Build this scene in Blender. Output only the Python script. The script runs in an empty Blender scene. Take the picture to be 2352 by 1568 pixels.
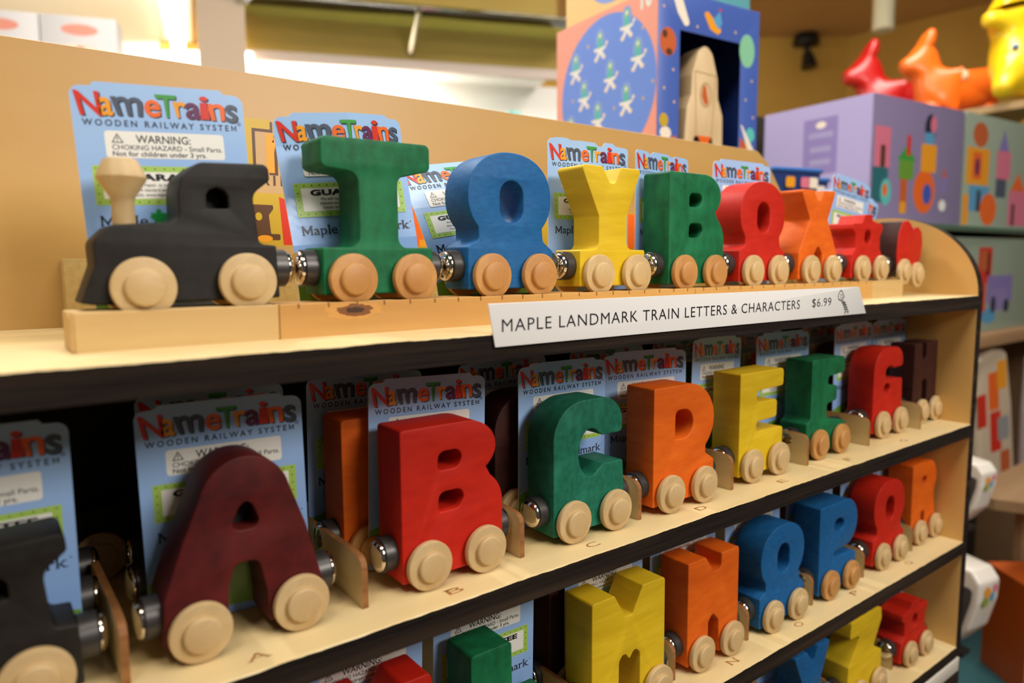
import bpy, bmesh, math, random
from mathutils import Vector, Matrix
random.seed(7)
S = 0.001                      # everything below is laid out in millimetres
SC = bpy.context.scene
COL = SC.collection
PI = math.pi
R = math.radians

# ------------------------------------------------------------------ camera
cd = bpy.data.cameras.new('camera'); cam = bpy.data.objects.new('camera', cd); COL.objects.link(cam)
YAW, PIT, ROL = 0.6502, -0.1076, -0.0074
fw = Vector((math.sin(YAW)*math.cos(PIT), math.cos(YAW)*math.cos(PIT), math.sin(PIT)))
r0 = Vector((math.cos(YAW), -math.sin(YAW), 0)); u0 = r0.cross(fw)
rt = r0*math.cos(ROL) + u0*math.sin(ROL); up = -r0*math.sin(ROL) + u0*math.cos(ROL)
mw = Matrix((rt, up, -fw)).transposed().to_4x4(); mw.translation = Vector((0, -276.23, 32.98))*S
cam.matrix_world = mw
cd.sensor_width = 36; cd.lens = 24.9585; cd.clip_start = 0.01; cd.clip_end = 50
cd.dof.use_dof = True; cd.dof.focus_distance = 0.43; cd.dof.aperture_fstop = 5.6
SC.camera = cam
# ------------------------------------------------------------------ light and exposure
vs = SC.view_settings
vs.view_transform = 'Standard'; vs.look = 'None'; vs.gamma = 1; vs.use_curve_mapping = False; vs.exposure = -0.43
W = bpy.data.worlds.new('world'); SC.world = W; W.use_nodes = True
W.node_tree.nodes['Background'].inputs[0].default_value = (1.0, 0.9, 0.78, 1)
W.node_tree.nodes['Background'].inputs[1].default_value = 0.10
def area(name, loc, aim, sx, sy, power, col):
    l = bpy.data.lights.new(name, 'AREA'); l.shape = 'RECTANGLE'; l.size = sx*S; l.size_y = sy*S; l.energy = power; l.color = col
    o = bpy.data.objects.new(name, l); COL.objects.link(o); o.location = Vector(loc)*S
    o.rotation_euler = (Vector(aim)-Vector(loc)).to_track_quat('-Z', 'Y').to_euler(); return o
area('shop_light_front', (640, -1230, 760), (330, 20, -60), 700, 420, 24, (1.0, 0.95, 0.885))
area('ceiling_light_key', (420, -500, 1250), (350, 20, -20), 700, 300, 10, (1.0, 0.94, 0.87))
area('ceiling_light_left', (-500, -300, 1300), (150, 60, 0), 700, 300, 15, (1.0, 0.95, 0.87))
area('ceiling_light_shop', (1750, 500, 1340), (1750, 700, 0), 900, 700, 46, (1.0, 0.93, 0.84))
area('box_fill_light', (150, 900, 1345), (700, 350, 200), 700, 300, 44, (1.0, 0.96, 0.92))  # added fill light that brightens the rocket box and its left face
area('bay_fill_light', (1180, 2055, 694), (1180, 2065, 0), 1000, 50, 24, (1.0, 0.97, 0.92))  # unseen lamp added to make the white bay bright
area('ceiling_fill_uplight', (100, 2600, 1180), (300, 3600, 1365), 700, 300, 115, (1.0, 0.97, 0.91))  # added uplight, aimed up to brighten the cream ceiling area
# ------------------------------------------------------------------ helpers
def lin(h):
    if isinstance(h, str):
        h = h.lstrip('#'); h = [int(h[i:i+2], 16)/255 for i in (0, 2, 4)]
    return tuple((c/12.92 if c <= .04045 else ((c+.055)/1.055)**2.4) for c in h) + (1,)
MC = {}
def mat(name, col, rough=.5, metal=0., coat=0., emit=0., spec=.5, alpha=None, trans=0.):
    if name in MC: return MC[name]
    m = bpy.data.materials.new(name); m.use_nodes = True; b = m.node_tree.nodes['Principled BSDF']
    b.inputs['Base Color'].default_value = lin(col); b.inputs['Roughness'].default_value = rough
    b.inputs['Metallic'].default_value = metal; b.inputs['Coat Weight'].default_value = coat
    b.inputs['Coat Roughness'].default_value = .12; b.inputs['Specular IOR Level'].default_value = spec
    if trans: b.inputs['Transmission Weight'].default_value = trans
    if emit:
        b.inputs['Emission Color'].default_value = lin(col); b.inputs['Emission Strength'].default_value = emit
    MC[name] = m; return m
def wood(name, c1, c2, scale=(40, 40, 40), rough=.55, bump=.15, detail=6, fine=0., c3=None):
    """stained or bare wood: noise stretched along the grain"""
    if name in MC: return MC[name]
    m = mat(name, c1, rough); nt = m.node_tree; N = nt.nodes; L = nt.links; b = N['Principled BSDF']
    tc = N.new('ShaderNodeTexCoord'); mp = N.new('ShaderNodeMapping'); mp.inputs['Scale'].default_value = scale
    L.new(tc.outputs['Object'], mp.inputs['Vector'])
    nz = N.new('ShaderNodeTexNoise'); nz.inputs['Scale'].default_value = 1; nz.inputs['Detail'].default_value = detail
    nz.inputs['Roughness'].default_value = .6
    L.new(mp.outputs[0], nz.inputs['Vector'])
    rp = N.new('ShaderNodeValToRGB'); rp.color_ramp.elements[0].position = .32; rp.color_ramp.elements[1].position = .68
    rp.color_ramp.elements[0].color = lin(c1); rp.color_ramp.elements[1].color = lin(c2)
    L.new(nz.outputs['Fac'], rp.inputs[0]); out = rp.outputs[0]
    if c3:
        n2 = N.new('ShaderNodeTexNoise'); n2.inputs['Scale'].default_value = 1; n2.inputs['Detail'].default_value = 3
        m2 = N.new('ShaderNodeMapping'); m2.inputs['Scale'].default_value = tuple(s*.22 for s in scale)
        L.new(tc.outputs['Object'], m2.inputs['Vector']); L.new(m2.outputs[0], n2.inputs['Vector'])
        r2 = N.new('ShaderNodeValToRGB'); r2.color_ramp.elements[0].position = .5; r2.color_ramp.elements[1].position = .72
        mx = N.new('ShaderNodeMixRGB'); L.new(n2.outputs['Fac'], r2.inputs[0]); L.new(r2.outputs[0], mx.inputs[0])
        L.new(out, mx.inputs[1]); mx.inputs[2].default_value = lin(c3); out = mx.outputs[0]
    L.new(out, b.inputs['Base Color'])
    if bump:
        bp = N.new('ShaderNodeBump'); bp.inputs['Strength'].default_value = bump; bp.inputs['Distance'].default_value = .0004
        L.new(nz.outputs['Fac'], bp.inputs['Height']); L.new(bp.outputs[0], b.inputs['Normal'])
    return m
PAINT = {}
def stain(colour):
    spec = {'black': ('#171411', '#241f1a', '#211f18'), 'green': ('#0a5633', '#147345', '#1c7a4b'), 'blue': ('#0f528c', '#1a669e', '#145a94'),
            'yellow': ('#d6b012', '#e2bf26', '#cba50e'), 'red': ('#b71a0a', '#c8240f', '#bf1f0c'), 'orange': ('#dc5c0c', '#e76c14', '#d4560a'),
            'maroon': ('#430e10', '#5e1514', '#6e221c'), 'brown': ('#33150f', '#45201a', '#3b1a14'), 'deep_green': ('#0f5a44', '#1d7259', '#2a8067')}[colour]
    sc = {'yellow': (30, 30, 260), 'maroon': (90, 90, 110), 'green': (130, 130, 90), 'deep_green': (260, 260, 220), 'black': (120, 120, 120), 'blue': (160, 160, 420)}.get(colour, (60, 60, 240))
    m = wood(colour+'_stained_wood', spec[0], spec[1], sc, .56, .12, 6, c3=spec[2]); m.node_tree.nodes['Principled BSDF'].inputs['Specular IOR Level'].default_value = .3; return m
BIRCH = wood('birch_ply', '#dcb878', '#e6c68a', (6, 60, 60), .45, .05, 8, c3='#d2a968')
SHELF = wood('birch_shelf', '#dfc48c', '#e9d29e', (5, 50, 50), .4, .05, 8, c3='#cfb27a')
PANEL = wood('back_panel_birch', '#bf9856', '#caa567', (4, 30, 22), .42, .04, 8, c3='#b3884a')
EDGE = wood('dark_ply_edge', '#0f0a07', '#281c14', (12, 300, 420), .85, .8, 8, c3='#3a2c20')
EDGE.node_tree.nodes['Principled BSDF'].inputs['Specular IOR Level'].default_value = .2
PALE = wood('pale_maple', '#c0a06e', '#d0b484', (150, 150, 60), .5, .12, 8, c3='#bd9a68')
WARM = wood('warm_maple', '#b57e42', '#c69355', (170, 170, 60), .5, .15, 8, c3='#a87038')
RAIL_P = wood('pale_rail_wood', '#c4a267', '#cfb077', (12, 120, 120), .5, .08, 6, c3='#c4a068')
RAIL_W = wood('warm_rail_wood', '#c4944e', '#d0a25e', (12, 120, 120), .5, .08, 6, c3='#b88644')
MDF = wood('dusty_mdf', '#b3965e', '#c2a66c', (300, 300, 300), .8, .2, 5)
DIVW = wood('divider_birch', '#c9ad74', '#d8bf88', (60, 20, 120), .5, .05, 6)
BURNT = wood('burnt_edge', '#7a4a22', '#a06a34', (100, 100, 400), .7, .1)
BURN = mat('burnt_mark', '#a06a38', .8)
CHROME = mat('chrome', '#d8cfc4', .12, 1.)
FERRITE = mat('ferrite', '#4a4745', .38, .6)
RUBBER = mat('dark_plastic', '#1c1a18', .5)
BLUE_CARD = None
def card_mat():
    m = mat('card_blue', '#9dbfe4', .32, coat=.35); nt = m.node_tree; N = nt.nodes; L = nt.links
    tc = N.new('ShaderNodeTexCoord'); sx = N.new('ShaderNodeSeparateXYZ'); L.new(tc.outputs['Object'], sx.inputs[0])
    rp = N.new('ShaderNodeValToRGB'); rp.color_ramp.elements[0].color = lin('#86aeea'); rp.color_ramp.elements[1].color = lin('#a4c6f0')
    mu = N.new('ShaderNodeMath'); mu.operation = 'MULTIPLY'; mu.inputs[1].default_value = 10
    nz = N.new('ShaderNodeTexNoise'); nz.inputs['Scale'].default_value = 25; nz.inputs['Detail'].default_value = 2
    ad = N.new('ShaderNodeMath'); ad.operation = 'MULTIPLY_ADD'; ad.inputs[1].default_value = .5
    L.new(tc.outputs['Object'], nz.inputs['Vector'])
    L.new(sx.outputs[2], mu.inputs[0]); L.new(nz.outputs['Fac'], ad.inputs[0]); L.new(mu.outputs[0], ad.inputs[2])
    sb = N.new('ShaderNodeMath'); sb.operation = 'SUBTRACT'; sb.inputs[1].default_value = .25; L.new(ad.outputs[0], sb.inputs[0])
    L.new(sb.outputs[0], rp.inputs[0]); L.new(rp.outputs[0], N['Principled BSDF'].inputs['Base Color'])
    return m
BLUE_CARD = card_mat()
def ink(name, c): return mat('ink_'+name, c, .35, coat=.3)
INK = {k: ink(k, c) for k, c in dict(red='#d8301c', amber='#f2a01e', slate='#4d5566', orange='#f06a1c', green='#3f9a3e', plum='#6a2354', black='#1b1820',
       navy='#20263c', white='#f2efe6', lime='#a8cc5c', leaf='#1f9a48', hill='#6a9c34', brown='#5a3420', yellow='#c9a62a', cream='#f4e6d2',
       salmon='#f4a08a', ultra='#3f5bb0', mid='#7298ea', teal='#5fc4bc', sky='#8fa8e8', sand='#d8b48a', rust='#c8602c', violet='#8a7ab8', mint='#8ac8a0', pink='#e07890',
       lavender='#a79fc8', lilac='#9484bc', grey='#9a9a98', cyan='#5aa0c8', olive='#8aa03c', deepteal='#2c6a72').items()}

def link(name, me, parent=None, mats=(), loc=(0, 0, 0), rot=None):
    o = bpy.data.objects.new(name, me); COL.objects.link(o)
    for m in mats: me.materials.append(m)
    if parent is not None: o.parent = parent
    o.location = Vector(loc)*S
    if rot: o.rotation_euler = rot
    return o
def tag(o, label=None, cat=None, group=None, kind=None):
    for k, v in (('label', label), ('category', cat), ('group', group), ('kind', kind)):
        if v: o[k] = v
    return o
def empty(name, loc, rz=0, label=None, cat=None, group=None):
    o = bpy.data.objects.new(name, None); COL.objects.link(o); o.location = Vector(loc)*S; o.rotation_euler = (0, 0, rz)
    o.empty_display_size = .01
    return tag(o, label, cat, group)
def fin(bm, name, sharp=32, smooth=True, scale=True):
    bmesh.ops.recalc_face_normals(bm, faces=bm.faces[:])
    if scale: bmesh.ops.scale(bm, vec=(S, S, S), verts=bm.verts[:])
    if smooth:
        lim = R(sharp)
        for f in bm.faces: f.smooth = True
        for e in bm.edges:
            if len(e.link_faces) == 2 and e.calc_face_angle(0) > lim: e.smooth = False
    me = bpy.data.meshes.new(name); bm.to_mesh(me); bm.free(); return me
def box_bm(x0, x1, y0, y1, z0, z1, bev=0, seg=2, bm=None):
    b2 = bmesh.new(); bmesh.ops.create_cube(b2, size=1)
    for v in b2.verts: v.co = Vector(((x0+x1)/2+v.co.x*(x1-x0), (y0+y1)/2+v.co.y*(y1-y0), (z0+z1)/2+v.co.z*(z1-z0)))
    if bev: bmesh.ops.bevel(b2, geom=b2.edges[:], offset=bev, segments=seg, affect='EDGES', profile=.5)
    if bm is None: return b2
    me = bpy.data.meshes.new('t'); b2.to_mesh(me); b2.free(); bm.from_mesh(me); bpy.data.meshes.remove(me); return bm
def fillet(pts, seg=6):
    """closed outline; a third number on a point rounds that corner by the radius"""
    out = []; n = len(pts)
    for i, p in enumerate(pts):
        r = p[2] if len(p) > 2 else 0
        P = Vector(p[:2]); A = Vector(pts[i-1][:2]); B = Vector(pts[(i+1) % n][:2])
        a = (A-P); b = (B-P)
        if r <= 0 or a.length < 1e-6 or b.length < 1e-6: out.append(P); continue
        ang = a.angle(b)
        if ang > R(176): out.append(P); continue
        d = min(r/math.tan(ang/2), a.length*.49, b.length*.49); rr = d*math.tan(ang/2)
        c = P + (a.normalized()+b.normalized()).normalized()*(rr/math.sin(ang/2))
        s = P+a.normalized()*d - c; e = P+b.normalized()*d - c
        t0 = math.atan2(s.y, s.x); dt = math.atan2(e.y, e.x)-t0
        while dt > PI: dt -= 2*PI
        while dt < -PI: dt += 2*PI
        for k in range(seg+1):
            t = t0+dt*k/seg; out.append(c+Vector((math.cos(t), math.sin(t)))*rr)
    return out
def ell(cx, cy, rx, ry, a0=0, a1=360, n=40, ex=1.):
    o = []
    for k in range(n+(0 if a1-a0 >= 360 else 1)):
        t = R(a0+(a1-a0)*k/n); c, s = math.cos(t), math.sin(t)
        o.append((cx+rx*math.copysign(abs(c)**ex, c), cy+ry*math.copysign(abs(s)**ex, s)))
    return o
def slot(cx, y0, y1, r):
    return ell(cx, y1-r, r, r, 0, 180, 12)+ell(cx, y0+r, r, r, 180, 360, 12)
def solid(name, outlines, y0, y1, bev=.8, seg=2, matl=None):
    """outline (and holes) in the XZ plane pushed out from y0 to y1 with rounded edges"""
    cu = bpy.data.curves.new('c', 'CURVE'); cu.dimensions = '2D'; cu.fill_mode = 'BOTH'
    for pts in outlines:
        sp = cu.splines.new('POLY'); sp.points.add(len(pts)-1); sp.use_cyclic_u = True
        for q, p in zip(sp.points, pts): q.co = (p[0], p[1], 0, 1)
    cu.extrude = (y1-y0)/2-bev; cu.bevel_depth = bev; cu.bevel_resolution = seg; cu.offset = -bev
    ob = bpy.data.objects.new('c', cu); COL.objects.link(ob)
    me = bpy.data.meshes.new_from_object(ob.evaluated_get(bpy.context.evaluated_depsgraph_get()))
    bpy.data.objects.remove(ob); bpy.data.curves.remove(cu)
    bm = bmesh.new(); bm.from_mesh(me); bpy.data.meshes.remove(me)
    bmesh.ops.remove_doubles(bm, verts=bm.verts[:], dist=.002)
    for v in bm.verts: v.co = Vector((v.co.x, (y0+y1)/2-v.co.z, v.co.y))
    return fin(bm, name, 40)
def lathe_bm(prof, axis='Y', n=40, bm=None):
    """prof: (radius, position) pairs turned about an axis"""
    bm = bm or bmesh.new(); rings = []
    for r, h in prof:
        if r < 1e-6: rings.append([bm.verts.new((0, h, 0))]); continue
        rings.append([bm.verts.new((r*math.cos(2*PI*k/n), h, r*math.sin(2*PI*k/n))) for k in range(n)])
    for a, b in zip(rings, rings[1:]):
        for k in range(n):
            k2 = (k+1) % n
            f = [a[k % len(a)], a[k2 % len(a)], b[k2 % len(b)], b[k % len(b)]]
            u = []
            for v in f:
                if v not in u: u.append(v)
            if len(u) > 2: bm.faces.new(u)
    if axis == 'Z':
        for rg in rings:
            for v in rg: v.co = Vector((v.co.x, -v.co.z, v.co.y))
    if axis == 'X':
        for rg in rings:
            for v in rg: v.co = Vector((v.co.y, v.co.z, v.co.x))
    return bm
def lathe(name, prof, axis='Y', n=40, sharp=35): return fin(lathe_bm(prof, axis, n), name, sharp)
def tube_bm(path, r, n=10, bm=None, closed=False):
    bm = bm or bmesh.new(); path = [Vector(p) for p in path]; rings = []; m = len(path)
    for i, p in enumerate(path):
        a = path[i-1] if (i or closed) else p; b = path[(i+1) % m] if (i < m-1 or closed) else p
        t = (b-a).normalized(); s = t.cross(Vector((0, 0, 1)))
        if s.length < 1e-3: s = t.cross(Vector((0, 1, 0)))
        s.normalize(); q = s.cross(t)
        rr = r[i] if isinstance(r, (list, tuple)) else r
        rings.append([bm.verts.new(p+(s*math.cos(2*PI*k/n)+q*math.sin(2*PI*k/n))*rr) for k in range(n)])
    for i in range(m if closed else m-1):
        a, b = rings[i], rings[(i+1) % m]
        for k in range(n): bm.faces.new((a[k], a[(k+1) % n], b[(k+1) % n], b[k]))
    if not closed: bm.faces.new(rings[0]); bm.faces.new(rings[-1])
    return bm
# ---- flat printing: text and shapes laid on a surface (x across, z up, facing -y)
TX = {}
def raw_text(body, weight, spacing):
    cu = bpy.data.curves.new('t', 'FONT'); cu.body = body; cu.offset = weight; cu.resolution_u = 3; cu.space_character = spacing
    ob = bpy.data.objects.new('t', cu); COL.objects.link(ob)
    me = bpy.data.meshes.new_from_object(ob.evaluated_get(bpy.context.evaluated_depsgraph_get()))
    bm = bmesh.new(); bm.from_mesh(me); bmesh.ops.remove_doubles(bm, verts=bm.verts[:], dist=1e-5)
    bpy.data.objects.remove(ob); bpy.data.curves.remove(cu); bpy.data.meshes.remove(me)
    return bm
def islands(bm):
    seen = set(); out = []
    for f in bm.faces:
        if f in seen: continue
        st = [f]; seen.add(f); grp = []
        while st:
            g = st.pop(); grp.append(g)
            for e in g.edges:
                for h in e.link_faces:
                    if h not in seen: seen.add(h); st.append(h)
        xs = [v.co.x for g in grp for v in g.verts]; ys = [v.co.y for g in grp for v in g.verts]
        out.append((min(xs), max(xs), min(ys), max(ys), sum(g.calc_area() for g in grp), grp))
    return out
def text_geo(body, weight=0., spacing=1.):
    key = (body, weight, spacing)
    if key in TX: return TX[key]
    bm = raw_text(body, weight, spacing)
    if 'M' in body and weight > 0:                 # the heavy M is drawn by hand
        b1 = raw_text('M', 0., 1.); m0 = islands(b1)[0]; wm, am = m0[1]-m0[0], m0[4]; b1.free()
        b0 = raw_text(body, 0., spacing); base = [q[:4] for q in islands(b0) if abs(q[1]-q[0]-wm) < .004 and abs(q[4]-am) < .003]; b0.free()
        for x0, x1, y0, y1 in base:
            dead = [v for v in bm.verts if x0-.04 < v.co.x < x1+.04]
            bmesh.ops.delete(bm, geom=dead, context='VERTS')
            k = .14+weight*2.2; w = x1-x0; h = y1-y0
            bm.faces.new([bm.verts.new((x0+a*w, y0+b*h, 0)) for a, b in ((0, 0), (k, 0), (k, .7), (.5, .06), (1-k, .7), (1-k, 0), (1, 0), (1, 1), (1-k*.9, 1), (.5, .42), (k*.9, 1), (0, 1))])
    bm.verts.index_update()
    vs_ = [(v.co.x, v.co.y) for v in bm.verts]; fs = [[v.index for v in f.verts] for f in bm.faces]
    be = [((e.verts[0].index, e.verts[1].index)) for e in bm.edges if len(e.link_faces) == 1]
    bm.free(); TX[key] = (vs_, fs, be); return TX[key]
class Print:
    def __init__(self): self.v = []; self.f = []; self.m = []; self.mats = []
    def mi(self, m):
        if m not in self.mats: self.mats.append(m)
        return self.mats.index(m)
    def poly(self, pts, m, layer=1):
        i = len(self.v); self.v += [(p[0], -.04*layer, p[1]) for p in pts]
        self.f.append(list(range(i, i+len(pts)))); self.m.append(self.mi(m)); return self
    def rect(self, x0, x1, z0, z1, m, layer=1, r=0):
        return self.poly(fillet([(x0, z0, r), (x1, z0, r), (x1, z1, r), (x0, z1, r)], 4), m, layer)
    def disc(self, x, z, rx, rz, m, layer=1, n=20): return self.poly(ell(x, z, rx, rz, n=n), m, layer)
    def text(self, body, x0, x1, z0, h, m, layer=2, weight=0., spacing=1., slab=0., warp=None, cap=None):
        """text from x0 to x1 standing on z0 with capital height h"""
        vs_, fs, be = text_geo(body, weight, spacing)
        xs = [p[0] for p in vs_]; ys = [p[1] for p in vs_]
        xa, xb = min(xs), max(xs); H = cap or (max(ys)-max(0, min(ys)))
        sx = (x1-x0)/(xb-xa); sy = h/H
        def T(p):
            x, z = x0+(p[0]-xa)*sx, z0+p[1]*sy
            return warp(x, z) if warp else (x, z)
        i = len(self.v); k = self.mi(m)
        for p in vs_: q = T(p); self.v.append((q[0], -.04*layer, q[1]))
        for f in fs: self.f.append([i+a for a in f]); self.m.append(k)
        if slab:                                   # serifs on the stem ends
            for a, b in be:
                A, B = vs_[a], vs_[b]
                if abs(A[1]-B[1]) < .004 and .03 < abs(A[0]-B[0]) < .22:
                    lo, hi = min(A[0], B[0]), max(A[0], B[0]); y = A[1]
                    below = y < .25
                    if not (abs(y) < .03 or y > .4): continue
                    t = .055
                    pts = [(lo-slab, y-(0 if below else t)), (hi+slab, y-(0 if below else t)), (hi+slab, y+(t if below else 0)), (lo-slab, y+(t if below else 0))]
                    self.poly([T(p) for p in pts], m, layer+.2)
        return self
    def mesh(self, name, cut=None):
        me = bpy.data.meshes.new(name); me.from_pydata([(a*S, b*S, c*S) for a, b, c in self.v], [], self.f)
        me.polygons.foreach_set('material_index', self.m)
        for m in self.mats: me.materials.append(m)
        return me
def cut_mesh(me, xs=(), zs=()):
    bm = bmesh.new(); bm.from_mesh(me)
    for x in xs:
        bmesh.ops.bisect_plane(bm, geom=bm.verts[:]+bm.edges[:]+bm.faces[:], plane_co=(x*S, 0, 0), plane_no=(1, 0, 0))
    for z in zs:
        bmesh.ops.bisect_plane(bm, geom=bm.verts[:]+bm.edges[:]+bm.faces[:], plane_co=(0, 0, z*S), plane_no=(0, 0, 1))
    m2 = me.copy(); bm.to_mesh(m2); bm.free(); return m2
# ------------------------------------------------------------------ shop room
H1, H2, H3 = 128.26, 249.88, 362.2
ZC, ZF = 1365, -1000
YEL = wood('ochre_wall_paint', '#dcb14e', '#e2b856', (3, 3, 3), .7, .02, 3)
OLIVE = wood('olive_bulkhead_paint', '#a48a3c', '#aa9040', (3, 3, 3), .7, .02, 3)
CEIL = wood('tan_ceiling_paint', '#d8bc94', '#dec29a', (3, 3, 3), .8, .02, 3)
FLOORM = wood('brown_carpet', '#5a4634', '#6a543e', (90, 90, 90), .9, .3, 4)
def slab(name, pts, z0, z1, m, kind='structure', parent=None):
    bm = bmesh.new(); a = [bm.verts.new((p[0], p[1], z0)) for p in pts]; b = [bm.verts.new((p[0], p[1], z1)) for p in pts]
    bm.faces.new(a); bm.faces.new(b); n = len(a)
    for i in range(n): bm.faces.new((a[i], a[(i+1) % n], b[(i+1) % n], b[i]))
    o = link(name, fin(bm, name, smooth=False), parent, [m])
    if kind and parent is None: o['kind'] = kind
    return o
slab('floor', [(-3000, -2500), (5200, -2500), (5200, 1990), (4261, 1996), (-3000, 7526)], ZF-30, ZF, FLOORM)
slab('ceiling', [(-3000, 200), (5200, 200), (5200, 1990), (4261, 1996), (-3000, 7526)], ZC, ZC+30, CEIL)
slab('wall_back', [(4261, 1996), (-3000, 7526), (-2980, 7560), (4290, 2020)], ZF, ZC, YEL)
slab('wall_right', [(4261, 1996), (4410, 0), (4450, 0), (4301, 1996)], ZF, ZC, YEL)
CREAM = mat('light_washed_cream', '#efe4cc', .7); BEIGE = mat('beige_column_paint', '#cdb9a0', .7); WHITE = mat('white_laminate', '#f4f2ec', .45)  # the cream has a wash of light put into its colour
slab('wall_left_light_wash', [(-441, 5538), (990, 4451), (997, 4462), (-434, 5549)], ZF, ZC, CREAM)  # far wall washed out by light, painted in as a cream slab
slab('trim_column', [(563, 1924), (690, 1900), (712, 2020), (600, 2060)], ZF, ZC, BEIGE)
slab('trim_ceiling_light_wash', [(-2500, 2200), (560, 2060), (1150, 4320), (-2000, 6700)], ZC-8, ZC-.2, CREAM)  # added cream panel, brightness of the lit ceiling put into its colour
slab('trim_bulkhead', [(733, 2038), (1674, 1654), (1787, 1931), (846, 2315)], 704, ZC, OLIVE)
slab('trim_bay_back', [(640, 2330), (2200, 1694), (2215, 1731), (655, 2367)], ZF, 704, WHITE)
# ------------------------------------------------------------------ display rack
rack = empty('display_rack', (0, 0, -H3), 0, 'birch plywood tiered display rack with dark edges holding all the wooden letter train cars', 'display rack')
def racked(name, me, mats): 
    o = link(name, me, rack, mats); o.location = Vector((0, 0, H3))*S; return o
XL, XP, YB, TH = -420, 783.3, 189, 13.1
def shelf_mesh(z, x0, x1, y1):
    """a board whose dark front edge is slightly ragged"""
    bm = bmesh.new(); n = 420; rnd = random.Random(int(z)); prof = []
    w = 0
    for i in range(n+1):
        w = .7*w+rnd.uniform(-.16, .16); x = x0+(x1-x0)*i/n
        p = [(y1, z), (.4+w*.5, z), (0+w*.3, z-.45+w), (.15, z-TH*.5), (rnd.uniform(-.1, .2), z-TH), (y1, z-TH)]
        prof.append([bm.verts.new((x, a, b)) for a, b in p])
    for a, b in zip(prof, prof[1:]):
        for k in range(6):
            f = bm.faces.new((a[k], a[(k+1) % 6], b[(k+1) % 6], b[k])); f.material_index = 1 if k in (2, 3) else 0
    bm.faces.new(prof[0]); bm.faces.new(prof[-1])
    return fin(bm, 'shelf', 30)
for z in (0, -H1, -H2, -H3): racked('shelf', shelf_mesh(z, XL, XP-.05, YB-.1), [SHELF, EDGE])
bp = fillet([(XL, -H3-TH, 0), (XP, -H3-TH, 0), (XP, 74, 0), (XP-14, 79, 0), (XP-60, 129, 12), (XP-74, 143.5, 12), (XP-93, 154, 14), (XL, 153.2, 0)], 6)
o = racked('back_panel', solid('back_panel', [bp], YB, YB+8, .6), [PANEL])
ep = [(.6, -H3-TH), (.6, 0)] + ell(91, 0, 90.4, 79, 180, 90, 24)[1:] + [(YB-.2, 79), (YB-.2, -H3-TH)]
def end_mesh():
    bm = bmesh.new(); A = [bm.verts.new((XP, a, b)) for a, b in ep]; B = [bm.verts.new((XP+12, a, b)) for a, b in ep]
    bm.faces.new(A); bm.faces.new(B); n = len(A)
    for i in range(n):
        f = bm.faces.new((A[i], A[(i+1) % n], B[(i+1) % n], B[i])); f.material_index = 1
    return fin(bm, 'end_panel', 40)
racked('end_panel', end_mesh(), [wood('end_panel_birch', '#d6aa62', '#e0b872', (50, 8, 5), .4, .04, 8, c3='#cd9f58'), EDGE])
racked('ledge_strip', fin(box_bm(40.5, XP-.3, 172, YB-.2, .1, 38, .8), 'ledge_strip'), [MDF])
def divider_mesh():
    pr = fillet([(21.5, 0), (100, 0), (100, 24, 1), (40, 25.5, 12), (21.5, 24.5, 6)], 8)
    bm = bmesh.new(); A = [bm.verts.new((-1.5, a, b)) for a, b in pr]; B = [bm.verts.new((1.5, a, b)) for a, b in pr]
    bm.faces.new(A); bm.faces.new(B); n = len(A)
    for i in range(n): bm.faces.new((A[i], A[(i+1) % n], B[(i+1) % n], B[i])).material_index = 1
    return fin(bm, 'divider', 40)
DM = divider_mesh(); DM.materials.append(DIVW); DM.materials.append(BURNT)
for z, xs in ((-H1, (37.5, 138.3, 232.5, 327, 423, 522, 621, 722)), (-H2, (190, 276, 363, 447.3, 537, 622.3, 718)), (-H3, (480, 582, 688.5))):
    for x in xs:
        o = bpy.data.objects.new('divider', DM); COL.objects.link(o); o.parent = rack; o.location = Vector((x, 0, z+.05+H3))*S
# letters burnt into the shelf fronts
for z, row in ((-H1, (('A', 84.5), ('B', 181.5), ('C', 276), ('D', 375), ('E', 470), ('F', 566), ('G', 664))), (-H2, (('M', 318), ('N', 414.5), ('O', 500), ('P', 587), ('Q', 688)))):
    for ch, x in row:
        P = Print(); P.text(ch, x-4.6, x+4.6, 0, 5.6, BURN, 0, slab=.05)
        me = P.mesh('burnt_letter')
        for v in me.vertices: v.co = Vector((v.co.x, v.co.z+8.4*S, 0))
        racked('burnt_letter', me, []).location = Vector((0, 0, z+.06+H3))*S
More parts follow.
